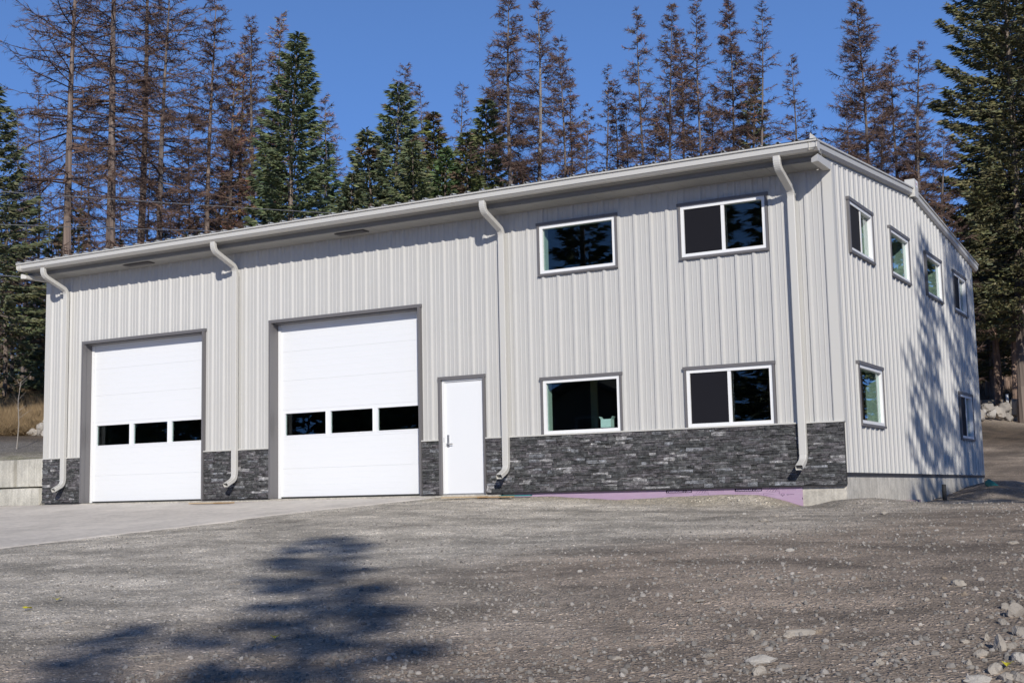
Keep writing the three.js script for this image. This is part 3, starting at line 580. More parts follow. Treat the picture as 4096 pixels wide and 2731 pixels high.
// ---------------------------------------------------------------- trees
function trunkGeo(r, H, rad, lean, colA, colB, sides = 9) {
  const T = new Tri(), rings = 16, P = [];
  const wob = r() * 9;
  const cx = t => lean[0] * t ** 1.15 * H + 0.20 * Math.sin(t * 5 + wob) * t, cz = t => lean[1] * t * H;
  for (let i = 0; i <= rings; i++) { const t = i / rings, R = rad * ((1 - t) ** 0.8 * 0.97 + 0.03) * (t < 0.06 ? 1.25 - 4 * t : 1), row = []; for (let k = 0; k < sides; k++) { const a = k / sides * 6.2832 + i * 0.3, q = R * (1 + 0.10 * (r() - 0.5)); row.push(new V3(cx(t) + q * Math.cos(a), t * H - (i === 0 ? 0.5 : 0), cz(t) + q * Math.sin(a))); } P.push(row); }
  for (let i = 0; i < rings; i++) for (let k = 0; k < sides; k++) { const k2 = (k + 1) % sides, m = r(), c = [0, 1, 2].map(q => lerp(colA[q], colB[q], m)); T.quad(P[i][k], P[i + 1][k], P[i + 1][k2], P[i][k2], c); }
  return { g: T.geo(), cx, cz };
}
function limb(T, pts, r0, r1, col) { // 3-sided tapered stick
  let prev = null; const n = pts.length - 1;
  for (let i = 0; i <= n; i++) {
    const a = pts[Math.max(0, i - 1)], b = pts[Math.min(n, i + 1)], t = b.clone().sub(a).normalize(), s = new V3(0, 1, 0).cross(t); if (s.lengthSq() < 1e-4) s.set(1, 0, 0); s.normalize(); const u = t.clone().cross(s), R = lerp(r0, r1, i / n);
    const ring = [0, 2.094, 4.189].map(q => pts[i].clone().addScaledVector(s, R * Math.cos(q)).addScaledVector(u, R * Math.sin(q)));
    if (prev) for (let k = 0; k < 3; k++) T.quad(prev[k], ring[k], ring[(k + 1) % 3], prev[(k + 1) % 3], col);
    prev = ring;
  }
}
function larchParts(seed, o) {
  const r = rng(seed), { H, R, start = 0.4, rad = H * 0.0075, lean = [0, 0], dens = 1, tan = 0, up = 0.10 } = o;
  const tk = trunkGeo(r, H, rad, lean, o.barkA || [0.105, 0.085, 0.075], o.barkB || [0.215, 0.175, 0.15]);
  const T = new Tri(), nB = Math.round(H * (1 - start) * 9.0 * dens + 20);
  const base = [0.100, 0.066, 0.056], warm = [0.240, 0.145, 0.104], tanC = [0.50, 0.31, 0.18];
  const thick = 0.0095 + 0.0012 * (o.d || 55) / 10;
  for (let b = 0; b < nB; b++) {
    const lower = r() < 0.10, t = lower ? lerp(start * 0.45, start, r()) : start + (1 - start) * Math.pow((b + r()) / nB, 0.92) * 0.995, q = clamp((t - start) / (1 - start), 0, 1);
    const shape = lower ? 0.35 : (q < 0.2 ? 0.65 + 1.75 * q : Math.pow(1 - (q - 0.2) / 0.8, 0.72)) * (0.45 + 0.6 * r()) + 0.06;
    const L = R * shape * (r() < 0.1 ? 1.3 : 1), a = r() * 6.2832, dx = Math.cos(a), dz = Math.sin(a);
    const o0 = new V3(tk.cx(t), t * H, tk.cz(t)), rise = (q - 0.4) * 0.7 + 0.55 * (r() - 0.5) + up, droop = 0.45 * (1 - q) * r() + 0.05, hook = (1 - q) * 0.35 * r(), w1 = (r() - 0.5) * 0.7, pts = [], k1 = r() * 6, kA = 0.05 * L;
    const f = s => new V3(o0.x + (dx - dz * w1 * s) * L * s + kA * Math.sin(s * 7 + k1) * s, o0.y + L * (rise * s - droop * s * s + hook * s * s * s) + kA * Math.cos(s * 8 + k1) * s, o0.z + (dz + dx * w1 * s) * L * s);
    for (let i = 0; i <= 5; i++) pts.push(f(i / 5));
    const m = r() * 0.8, c = base.map((v, i) => lerp(v, warm[i], m * 0.6));
    limb(T, pts, (0.010 + 0.010 * L) * (1 - 0.35 * q), 0.006, c);
    const nt = Math.round((11 + L * 23) * dens);
    for (let k = 0; k < nt; k++) {
      const s = 0.10 + 0.90 * r(), p = f(s), side = r() < 0.5 ? 1 : -1, len = (0.16 + 0.42 * r()) * (0.45 + 0.55 * Math.min(1, L / 1.5)) * (1.15 - 0.45 * s);
      const d = new V3(dx * (0.2 + 0.7 * r()) - dz * side * (0.1 + 0.9 * r()), 1.1 * (r() - 0.62 + 0.3 * q), dz * (0.2 + 0.7 * r()) + dx * side * (0.1 + 0.9 * r())).normalize();
      const tip = p.clone().addScaledVector(d, len), wv = new V3(r() - 0.5, r() - 0.5, r() - 0.5).cross(d).normalize().multiplyScalar(thick * (0.6 + 0.5 * r()));
      const isTan = tan && r() < tan * (0.25 + 0.75 * q), mm = r(), cc = isTan ? tanC.map(v => v * (0.5 + 0.6 * r())) : base.map((v, i) => lerp(v * 0.9, warm[i], mm * mm));
      T.tri(p.clone().add(wv), p.clone().sub(wv), tip, cc);
      for (let j = 0; j < 3; j++) { const p2 = p.clone().lerp(tip, 0.25 + 0.5 * r()), d2 = d.clone().add(new V3(r() - 0.5, r() - 0.65, r() - 0.5).multiplyScalar(1.6)).normalize(); T.tri(p2.clone().addScaledVector(wv, 0.7), p2.clone().addScaledVector(wv, -0.7), p2.clone().addScaledVector(d2, len * (0.35 + 0.4 * r())), cc); }
    }
  }
  return [tk.g, T.geo()];
}
function firParts(seed, o) {
  const r = rng(seed), { H, R, start = 0.08, rad = H * 0.012, lean = [0, 0], dens = 1, blade = 0.26, pow = 0.85, brown = 0 } = o;
  const tk = trunkGeo(r, H, rad, lean, [0.12, 0.09, 0.075], [0.24, 0.19, 0.155]);
  const T = new Tri(), nB = Math.round(H * (1 - start) * 8.5 * dens + 20), tint = o.tint || [0.055, 0.078, 0.036];
  for (let b = 0; b < nB; b++) {
    const t = start + (1 - start) * (b + r()) / nB, q = (t - start) / (1 - start), prof = (q < 0.1 ? 0.75 + 2.5 * q : Math.pow(1 - (q - 0.1) / 0.9, pow)), L = R * (prof * (o.ragged ? 0.25 + 1.0 * r() * (0.7 + 0.6 * N(t * 9, seed)) : 0.72 + 0.36 * r()) + 0.03);
    const a = b * 2.39996 + r() * 0.7, dx = Math.cos(a), dz = Math.sin(a), o0 = new V3(tk.cx(t), Math.min(t, 0.985) * H, tk.cz(t)), rise = -0.30 + 0.75 * q + 0.2 * (r() - 0.5), w1 = (r() - 0.5) * 0.4;
    const f = s => new V3(o0.x + (dx - dz * w1 * s) * L * s, o0.y + L * (rise * s + 0.22 * s * s * s), o0.z + (dz + dx * w1 * s) * L * s);
    limb(T, [f(0), f(0.33), f(0.66), f(1)], 0.008 + 0.012 * L, 0.004, [0.10, 0.078, 0.062]);
    const clump = 0.65 + 0.7 * r(), dead = r() < brown, nt = Math.round((13 + L * 74 * (0.26 / blade)) * dens * clump);
    for (let k = 0; k < nt; k++) {
      const s = Math.pow(r(), 0.62) * 0.92 + 0.08, p = f(s), side = r() < 0.5 ? 1 : -1, off = L * 0.30 * r() * (1.12 - s) + 0.03;
      p.x += -dz * side * off; p.z += dx * side * off; p.y += (r() - 0.62) * 0.16 * (0.4 + L * 0.25);
      const d = new V3(dx * (0.5 + r()) - dz * side * (0.1 + 0.9 * r()), -0.25 + 0.6 * (r() - 0.35), dz * (0.5 + r()) + dx * side * (0.1 + 0.9 * r())).normalize(), len = blade * (0.55 + 0.75 * r());
      const wv = new V3(r() - 0.5, (r() - 0.5) * 1.2, r() - 0.5).cross(d).normalize().multiplyScalar(blade * (0.10 + 0.08 * r()));
      const g = (0.55 + 1.0 * r() * r() + 0.1) * 2.25, c = dead ? [0.085 * g, 0.060 * g, 0.040 * g] : [tint[0] * g * (1.0 + 0.4 * r()), tint[1] * g, tint[2] * g * (0.8 + 0.5 * r())];
      T.tri(p.clone().add(wv), p.clone().sub(wv), p.clone().addScaledVector(d, len), c);
    }
  }
  return [tk.g, T.geo()];
}
function plant(name, parts, mats, label, category, pos, grp) {
  const t = thing(name, label, category, pos, 0, grp);
  obj('trunk', parts[0], M.bark, t); obj('crown', parts[1], mats, t); return t;
}
// place a tree where its stem crosses pixel uBase at the row vRef, d metres away along the ground; its tip at (uTop, vTop)
function stand(u, v, d) { const q = ray(u, v), h = Math.hypot(q.x, q.z), x = camera.position.x + q.x / h * d, z = camera.position.z + q.z / h * d; return { x, z, y: terrain(x, z) }; }
function heightTo(u, v, d, y) { const q = ray(u, v), h = Math.hypot(q.x, q.z); return camera.position.y + q.y / h * d - y; }
let seed = 100;
function treeAt(kind, uBase, uTop, vTop, d, o, label, grp) {
  const b = stand(uBase, 1000, d), H = heightTo(uTop, vTop, d, b.y), q = stand(uTop, vTop, d), lean = [(q.x - b.x) / H, (q.z - b.z) / H];
  const parts = (kind === 'fir' ? firParts : larchParts)(seed++, { H, lean, d, ...o });
  return plant(kind === 'fir' ? 'fir_tree' : 'larch_tree', parts, kind === 'fir' ? M.needle : M.twig, label, 'tree', [b.x, b.y, b.z], grp);
}
const pinkA = [0.12, 0.09, 0.076], pinkB = [0.27, 0.205, 0.17];
// large larches at the back left
const gBig = 'large larches of the left stand';
treeAt('larch', 255, 320, -420, 50, { R: 4.4, start: 0.38, rad: 0.20, barkA: pinkA, barkB: pinkB, dens: 0.75 }, 'large brown leafless larch of the left stand, first counting from the dark evergreen', gBig);
treeAt('larch', 432, 478, -520, 50, { R: 4.2, start: 0.42, rad: 0.23, barkA: pinkA, barkB: pinkB, dens: 0.88 }, 'large brown leafless larch of the left stand, second counting from the dark evergreen', gBig);
treeAt('larch', 540, 612, -380, 53, { R: 3.6, start: 0.44, rad: 0.20, barkA: pinkA, barkB: pinkB, dens: 0.8 }, 'large brown leafless larch of the left stand, third counting from the dark evergreen', gBig);
treeAt('larch', 632, 668, -120, 51, { R: 4.0, start: 0.32, rad: 0.17, dens: 0.9 }, 'large brown leafless larch of the left stand, fourth counting from the dark evergreen', gBig);
treeAt('larch', 826, 850, -20, 52, { R: 1.9, start: 0.36, rad: 0.155, barkA: pinkA, barkB: pinkB, dens: 1.2 }, 'slim tall leafless larch with a narrow drooping crown left of the tan-tipped larch', undefined);
const thin = 'thin leafless larch pole among the larger larches of the left stand', gThin = 'thin larches of the left stand';
for (const [ub, ut, vt, d, R] of [[763, 765, 290, 58, 1.7], [716, 728, 560, 62, 1.2], [683, 684, 700, 64, 1.0], [60, 62, 440, 60, 1.9], [112, 112, 640, 64, 1.3], [360, 366, 400, 63, 2.0], [318, 325, 560, 66, 2.0], [150, 160, 300, 66, 1.9], [480, 490, 640, 66, 1.6], [585, 590, 480, 66, 1.6], [870, 885, 520, 62, 1.5]]) treeAt('larch', ub, ut, vt, d, { R, start: 0.25, rad: 0.085, dens: 0.8 }, thin, gThin);
treeAt('larch', 925, 930, 215, 54, { R: 1.9, start: 0.18, rad: 0.15, tan: 0.5, dens: 1.4 }, 'brown larch with pale tan twigs left of the tall green fir', undefined);
treeAt('larch', 962, 968, 140, 58, { R: 1.5, start: 0.25, rad: 0.14, tan: 0.15, dens: 1.1 }, thin, gThin);
treeAt('larch', 1008, 1016, 65, 56, { R: 1.8, start: 0.25, rad: 0.16, dens: 1.2 }, thin, gThin);
treeAt('larch', 1110, 1125, 45, 57, { R: 1.7, start: 0.3, rad: 0.15, tan: 0.45, dens: 1.2 }, 'larch with a tan needled top rising just behind the tall green fir', undefined);
treeAt('fir', 1160, 1178, 130, 50, { R: 2.5, start: 0.06, dens: 1.5, blade: 0.28, tint: [0.062, 0.090, 0.042], pow: 0.72 }, 'tall narrow green fir, the highest evergreen of the left stand', undefined);
treeAt('fir', 1085, 1085, 520, 51, { R: 1.9, start: 0.1, dens: 1.1 }, 'shorter green fir tucked against the left of the tallest fir', undefined);
treeAt('larch', 1312, 1312, 378, 60, { R: 1.9, start: 0.25, rad: 0.12, tan: 0.25, dens: 1.0 }, 'pale tan leafless larch above the small fir in the gap of sky', undefined);
treeAt('fir', 1312, 1312, 556, 52, { R: 1.9, start: 0.05, dens: 1.2, tint: [0.055, 0.095, 0.05] }, 'small pointed green fir below the pale tan larch', undefined);
treeAt('fir', -30, -12, 330, 48, { R: 2.3, start: 0.25, dens: 1.2, tint: [0.055, 0.072, 0.034] }, 'dark evergreen at the far end of the left stand', undefined);
const low = 'low green fir among the trunks of the left stand', gLow = 'low firs of the left stand';
for (const [u, v, d, R, br] of [[300, 830, 54, 2.2, 0.15], [215, 900, 57, 1.8, 0.1], [760, 860, 55, 1.6, 0.05], [640, 930, 57, 1.4, 0.1], [900, 700, 56, 1.9, 0.25], [30, 800, 56, 2.2, 0.3], [460, 950, 60, 1.6, 0.3]]) treeAt('fir', u, u + 4, v, d, { R, start: 0.05, dens: 0.9, brown: br }, low, gLow);
// middle
const mid = 'bushy lower green fir of the clump showing above the middle of the roof', gMid = 'firs above the middle of the roof';
for (const [u, v, d, R, br, tint] of [[1578, 330, 54, 2.6, 0.02, [0.055, 0.085, 0.045]], [1475, 515, 53, 2.5, 0.02, [0.058, 0.085, 0.048]], [1745, 440, 57, 1.9, 0.45, [0.06, 0.085, 0.03]], [1790, 590, 53, 1.9, 0.05, [0.045, 0.085, 0.035]], [1930, 392, 54, 2.2, 0.08, [0.055, 0.08, 0.035]], [1880, 520, 53, 1.8, 0.2, [0.055, 0.08, 0.035]], [2075, 640, 58, 1.5, 0.1, [0.05, 0.08, 0.035]], [1640, 560, 52, 2.0, 0.05, [0.055, 0.08, 0.04]], [1400, 690, 52, 1.8, 0.02, [0.055, 0.08, 0.045]]]) treeAt('fir', u, u, v, d, { R: R * 1.1, start: 0.04, dens: 1.35, blade: 0.29, brown: br, tint: [tint[0] * 1.15, tint[1] * 1.1, tint[2]], pow: 0.75 }, br > 0.3 ? 'fir with many dead brown branches in the clump above the middle of the roof' : v < 350 ? 'tallest green fir of the clump showing above the middle of the roof' : mid, gMid);
const sk = 'leafless brown larch standing against the blue sky behind the roof', gSk = 'larches behind the roof';
for (const [ub, ut, vt, d, R, st, dn] of [
  [1632, 1627, 256, 60, 1.9, 0.3, 1.0], [1690, 1694, 340, 63, 1.4, 0.3, 0.9], [1850, 1848, 327, 58, 1.3, 0.4, 0.8], [1985, 1985, 274, 62, 1.4, 0.25, 1.2],
  [2250, 2249, 143, 56, 1.9, 0.3, 1.15], [2294, 2294, 310, 57, 1.7, 0.2, 1.0], [2412, 2419, 262, 60, 1.1, 0.3, 0.9], [2458, 2458, 315, 60, 1.2, 0.2, 1.2], [2496, 2496, 405, 60, 1.3, 0.2, 1.2],
  [2570, 2562, 24, 56, 1.9, 0.3, 1.0], [2690, 2672, 13, 55, 2.0, 0.2, 1.25], [2722, 2716, 127, 57, 1.6, 0.2, 1.2], [2810, 2797, -6, 56, 1.7, 0.25, 1.15], [2916, 2918, 0, 57, 1.9, 0.2, 1.5], [3045, 3032, 16, 55, 1.8, 0.25, 1.0], [3176, 3166, 216, 56, 1.3, 0.2, 1.0],
  [3238, 3236, 445, 60, 1.0, 0.2, 1.0], [2860, 2860, 330, 62, 1.6, 0.2, 1.2], [2980, 2980, 260, 62, 1.6, 0.2, 1.2], [2620, 2620, 420, 62, 1.5, 0.2, 1.2], [2340, 2340, 420, 63, 1.5, 0.2, 1.0]])
  treeAt('larch', ub, ut, vt, d, { R, start: st, rad: 0.11, dens: dn, tan: 0.06 }, (vt < 60 ? 'tall ' : vt < 300 ? 'middling ' : 'short ') + sk, gSk);
treeAt('larch', 2045, 2040, -60, 50, { R: 1.8, start: 0.36, rad: 0.155, dens: 1.4 }, 'tall leafless larch with a ragged crown rising from the fir clump', undefined);
treeAt('larch', 2140, 2148, -20, 50, { R: 2.1, start: 0.30, rad: 0.15, dens: 1.1, barkA: [0.20, 0.17, 0.145], barkB: [0.34, 0.29, 0.24] }, 'tall leafless larch with a pale bare lower trunk beside the fir clump', undefined);
treeAt('fir', 3013, 3013, 300, 60, { R: 1.9, start: 0.1, dens: 1.0 }, 'single green fir half hidden by larches near the roof corner', undefined);
const rt = 'lesser leafless brown larch between the roof corner and the big dark fir', gRt = 'larches behind the gable';
for (const [ub, ut, vt, d, R, dn] of [[3470, 3436, -5, 54, 2.6, 1.6], [3590, 3580, 184, 57, 1.7, 1.2], [3690, 3662, 162, 55, 2.0, 1.1], [3530, 3530, 330, 60, 1.8, 1.2], [3650, 3650, 420, 60, 2.0, 1.3], [3760, 3760, 520, 58, 1.8, 1.2], [3400, 3400, 420, 60, 1.6, 1.1]]) treeAt('larch', ub, ut, vt, d, { R, start: 0.15, rad: 0.14, dens: dn }, vt < 0 ? 'tallest leafless larch between the roof corner and the big dark fir' : rt, gRt);
// the big firs at the right edge
treeAt('fir', 4050, 4020, -520, 60, { R: 4.3, start: 0.16, dens: 1.35, blade: 0.33, tint: [0.064, 0.075, 0.034], rad: 0.22, pow: 0.6 }, 'big dark green fir towering over the rear end of the gable', undefined);
treeAt('fir', 4190, 4200, -700, 62, { R: 4.4, start: 0.18, dens: 1.1, blade: 0.34, tint: [0.064, 0.074, 0.034], rad: 0.22, pow: 0.6 }, 'big dark green fir at the edge of the wood, partly out of view', undefined);
treeAt('fir', 3935, 3935, 620, 66, { R: 2.4, start: 0.14, dens: 1.2, tint: [0.060, 0.072, 0.034], rad: 0.15 }, 'middle-sized dark fir between the gable and the big fir', undefined);
treeAt('fir', 4030, 4030, 760, 68, { R: 3.0, start: 0.16, dens: 1.2, tint: [0.060, 0.072, 0.034], rad: 0.18 }, 'middle-sized dark fir under the big firs at the wood edge', undefined);
{ // straight trunks of the wood beyond the track
  const r = rng(9), lb = 'slender straight trunk of the wood behind the gable', gp = 'trunks of the wood behind the gable';
  for (let k = 0; k < 26; k++) {
    const u = 3905 + k * 9.5 + r() * 6, d = 62 + 26 * r(); treeAt('larch', u, u + (r() - 0.5) * 12, 300 + 700 * r(), d, { R: 1.2, start: 0.5, rad: 0.09 + 0.10 * r(), dens: 0.5, barkA: [0.15, 0.10, 0.075], barkB: [0.30, 0.21, 0.16] }, lb, gp);
  }
  const lf = 'dark fir in the depth of the wood', gf = 'firs in the depth of the wood';
  for (let k = 0; k < 9; k++) treeAt('fir', 3890 + k * 28, 3890 + k * 28, 700 + 380 * r(), 80 + 14 * r(), { R: 2.8, start: 0.04, dens: 0.9, blade: 0.42, tint: [0.055, 0.072, 0.034] }, lf, gf);
  const ll = 'slender tree far back in the left stand', gl = 'far trees of the left stand';
  for (let k = 0; k < 22; k++) { const u = -60 + k * 46 + r() * 30; treeAt('larch', u, u + 6, 720 + 420 * r(), 70 + 18 * r(), { R: 1.2, start: 0.3, rad: 0.09, dens: 0.55 }, ll, gl); }
  const lg = 'dark fir far back in the left stand', gg = 'far firs of the left stand';
  for (let k = 0; k < 10; k++) { const u = -40 + k * 70 + r() * 40; treeAt('fir', u, u, 1000 + 260 * r(), 76 + 14 * r(), { R: 2.4, start: 0.04, dens: 0.8, blade: 0.42, tint: [0.055, 0.072, 0.034] }, lg, gg); }
}
{ // trees outside the frame: their shadows fall on the gable wall and on the yard, others stand mirrored in the windows
  const lb = 'fir outside the frame whose shadow falls on the gable wall', gp = 'shadow firs by the gable';
  for (const [x, z, H, R, dn] of [[11.6, 9.0, 15.2, 2.6, 0.9], [13.6, 8.2, 18.2, 2.8, 0.9], [11.2, 3.4, 15.0, 2.5, 0.85]]) plant('fir_tree', firParts(seed++, { H, R, start: 0.12, dens: dn, blade: 0.34, pow: 0.7, ragged: 1 }), M.needle, lb, 'tree', [x, terrain(x, z), z], gp);
  const lc = 'fir outside the frame whose shadow falls on the yard', gc = 'shadow firs by the yard';
  for (const [x, z, H, R] of [[13.3, 32.0, 16.4, 1.75], [14.55, 36.1, 14.8, 0.95]]) plant('fir_tree', firParts(seed++, { H, R, start: 0.12, dens: 0.82, blade: 0.42, pow: 0.62, ragged: 1 }), M.needle, lc, 'tree', [x, terrain(x, z), z], gc);
  const lm = 'tree across the yard mirrored in the front windows', gm = 'trees across the yard';
  const r = rng(4), ln = 'low bushy fir across the yard mirrored in the overhead door panes', gn = 'low firs across the yard';
  for (let k = 0; k < 15; k++) { const x = -80 + 3.1 * k, z = 33 + 5 * r() - (k < 4 ? 6 : 0); plant('fir_tree', firParts(seed++, { H: 9 + 4 * r(), R: 3.2, dens: 0.75, blade: 0.7, start: 0.02 }), M.needle, ln, 'tree', [x, terrain(x, z), z], gn); }
  for (const [x, z, H, k] of [[-13, 50, 24, 0], [-22, 53, 31, 0], [-27, 54, 32, 0], [-31, 53.5, 31, 0], [-15.5, 43, 19, 1], [-35, 50, 30, 0], [-40, 47, 30, 0], [-45, 50, 30, 0], [-78, 30, 22, 0], [-46, 38, 19, 0], [-50, 42, 20, 0], [-54, 36, 18, 0], [-58, 40, 21, 0], [-62, 33, 18, 0], [-66, 37, 20, 0], [-70, 29, 19, 0], [-37, 38, 18, 0], [-42, 44, 20, 0], [-74, 24, 19, 0], [-13, 36, 17, 0], [-34, 43, 19, 0], [-40, 40, 20, 1], [-9, 44, 19, 1]]) plant(k ? 'larch_tree' : 'fir_tree', k ? larchParts(seed++, { H, R: 1.9, start: 0.25, dens: 0.7 }) : firParts(seed++, { H, R: 3.4, dens: 0.7, blade: 0.7, start: 0.03 }), k ? M.twig : M.needle, lm, 'tree', [x, terrain(x, z), z], gm);
}

{ const lw = 'tree of the wood behind the gable, mirrored in the gable windows', gw = 'wood behind the gable beyond the frame', r = rng(40);
  for (let k = 0; k < 14; k++) { const x = 3 + 26 * (k / 13) + 2 * r(), z = -44 - 22 * r() + 0.3 * x, H = 20 + 8 * r(), f = k % 3; plant(f ? 'fir_tree' : 'larch_tree', f ? firParts(seed++, { H, R: 3.2, dens: 0.75, blade: 0.7, tint: [0.045, 0.065, 0.03] }) : larchParts(seed++, { H, R: 1.8, start: 0.3, dens: 0.8 }), f ? M.needle : M.twig, lw, 'tree', [x, terrain(x, z), z], gw); } }

{ // the house across the yard that stands mirrored in the ground floor windows
  const hx = -25, hz = 41, h = thing('timber_house', 'brown gabled timber house with a railed deck across the yard', 'house', [hx, terrain(hx, hz) - 0.3, hz], Math.PI);
  const wallM = std(0.13, 0.10, 0.075, 0.85), rf = std(0.06, 0.06, 0.065, 0.85), tr = std(0.40, 0.38, 0.34, 0.7), dk = std(0.16, 0.115, 0.08, 0.85);
  const sh = new THREE.Shape([[-7, 0], [7, 0], [7, 6.2], [0, 9.4], [-7, 6.2]].map(([x, y]) => new THREE.Vector2(x, y)));
  obj('wall', new THREE.ExtrudeGeometry(sh, { depth: 9, bevelEnabled: false }).translate(0, 0, -9), wallM, h);
  for (const sg of [-1, 1]) { const T = new THREE.BoxGeometry(8.3, 0.22, 10.2).rotateZ(-sg * Math.atan2(3.2, 7)).translate(sg * 3.72, 7.98, -4.4); obj('roof_slope', T, rf, h); }
  for (const [x, y, w, q] of [[-4.6, 3.6, 1.5, 1.4], [4.6, 3.6, 1.5, 1.4], [0, 7.0, 1.3, 1.1], [-1.6, 3.5, 1.2, 1.9]]) { const f = obj('window', frameBoxes(x - w / 2, x + w / 2, y - q / 2, y + q / 2, 0.12, 0.0, 0.06), tr, h); obj('pane', bx(x - w / 2 + 0.12, x + w / 2 - 0.12, y - q / 2 + 0.12, y + q / 2 - 0.12, 0.004, 0.02), std(0.02, 0.02, 0.025, 0.1), f); }
  obj('door', bx(0.6, 1.6, 2.45, 4.55, 0.003, 0.06), tr, h);
  obj('deck', [bx(-7, 7, 2.2, 2.42, 0.0, 3.0), ...[-6.8, -3.4, 0, 3.4, 6.8].map(x => bx(x - 0.1, x + 0.1, 0, 2.2, 2.7, 2.9))], dk, h);
  const rl = obj('railing', [bx(-7, 7, 3.32, 3.40, 2.86, 2.96), bx(-7, 7, 2.56, 2.62, 2.88, 2.94)], dk, h);
  for (let k = 0; k <= 70; k++) obj('baluster', bx(-7 + k * 0.2 - 0.02, -7 + k * 0.2 + 0.02, 2.621, 3.319, 2.89, 2.93), dk, rl);
}

// ---------------------------------------------------------------- objects around the building
function blob(seedN, sx, sy, sz, rough = 0.25, detail = 2) {
  const g = new THREE.IcosahedronGeometry(1, detail), p = g.attributes.position, v = new V3(), r = rng(seedN), cuts = [];
  for (let k = 0; k < 7; k++) cuts.push([new V3(r() - 0.5, r() - 0.5, r() - 0.5).normalize(), 0.62 + 0.28 * r()]);
  for (let i = 0; i < p.count; i++) {
    v.fromBufferAttribute(p, i); const n = v.clone(); let s = 1 + rough * N(n.x * 1.3 + seedN, n.y * 1.3, n.z * 1.3) + 0.3 * rough * N(n.x * 4 + seedN, n.y * 4, n.z * 4);
    v.multiplyScalar(s); for (const [c, d] of cuts) { const e = v.dot(c) - d; if (e > 0) v.addScaledVector(c, -e * 0.85); }
    p.setXYZ(i, v.x * sx, v.y * sy, v.z * sz);
  }
  g.computeVertexNormals(); return g;
}
const stoneGeos = []; for (let k = 0; k < 8; k++) stoneGeos.push(blob(40 + k, 0.5, 0.5, 0.5, 0.5));
function stoneAt(u, v, wpx, hpx, mi, label, grp, turn, tilt = 0) {
  const q = hit(u, v), s = q.d / F, w = wpx * s, h = Math.max(hpx * s, w * 0.22);
  const m = shade(new THREE.Mesh(stoneGeos[Math.floor(Math.abs(Math.sin(u * 3.7 + v)) * 7.99)], M.rockPale[mi])); m.name = numbered('stone');
  m.position.set(q.x, q.y + h * 0.18, q.z); m.scale.set(w * 1.15, h * 1.2, w * (0.55 + 0.4 * Math.abs(Math.sin(u)))); m.rotation.set(0, turn ?? (u * 0.37) % 3, tilt); scene.add(m);
  return tag(m, label, 'stone', grp);
}
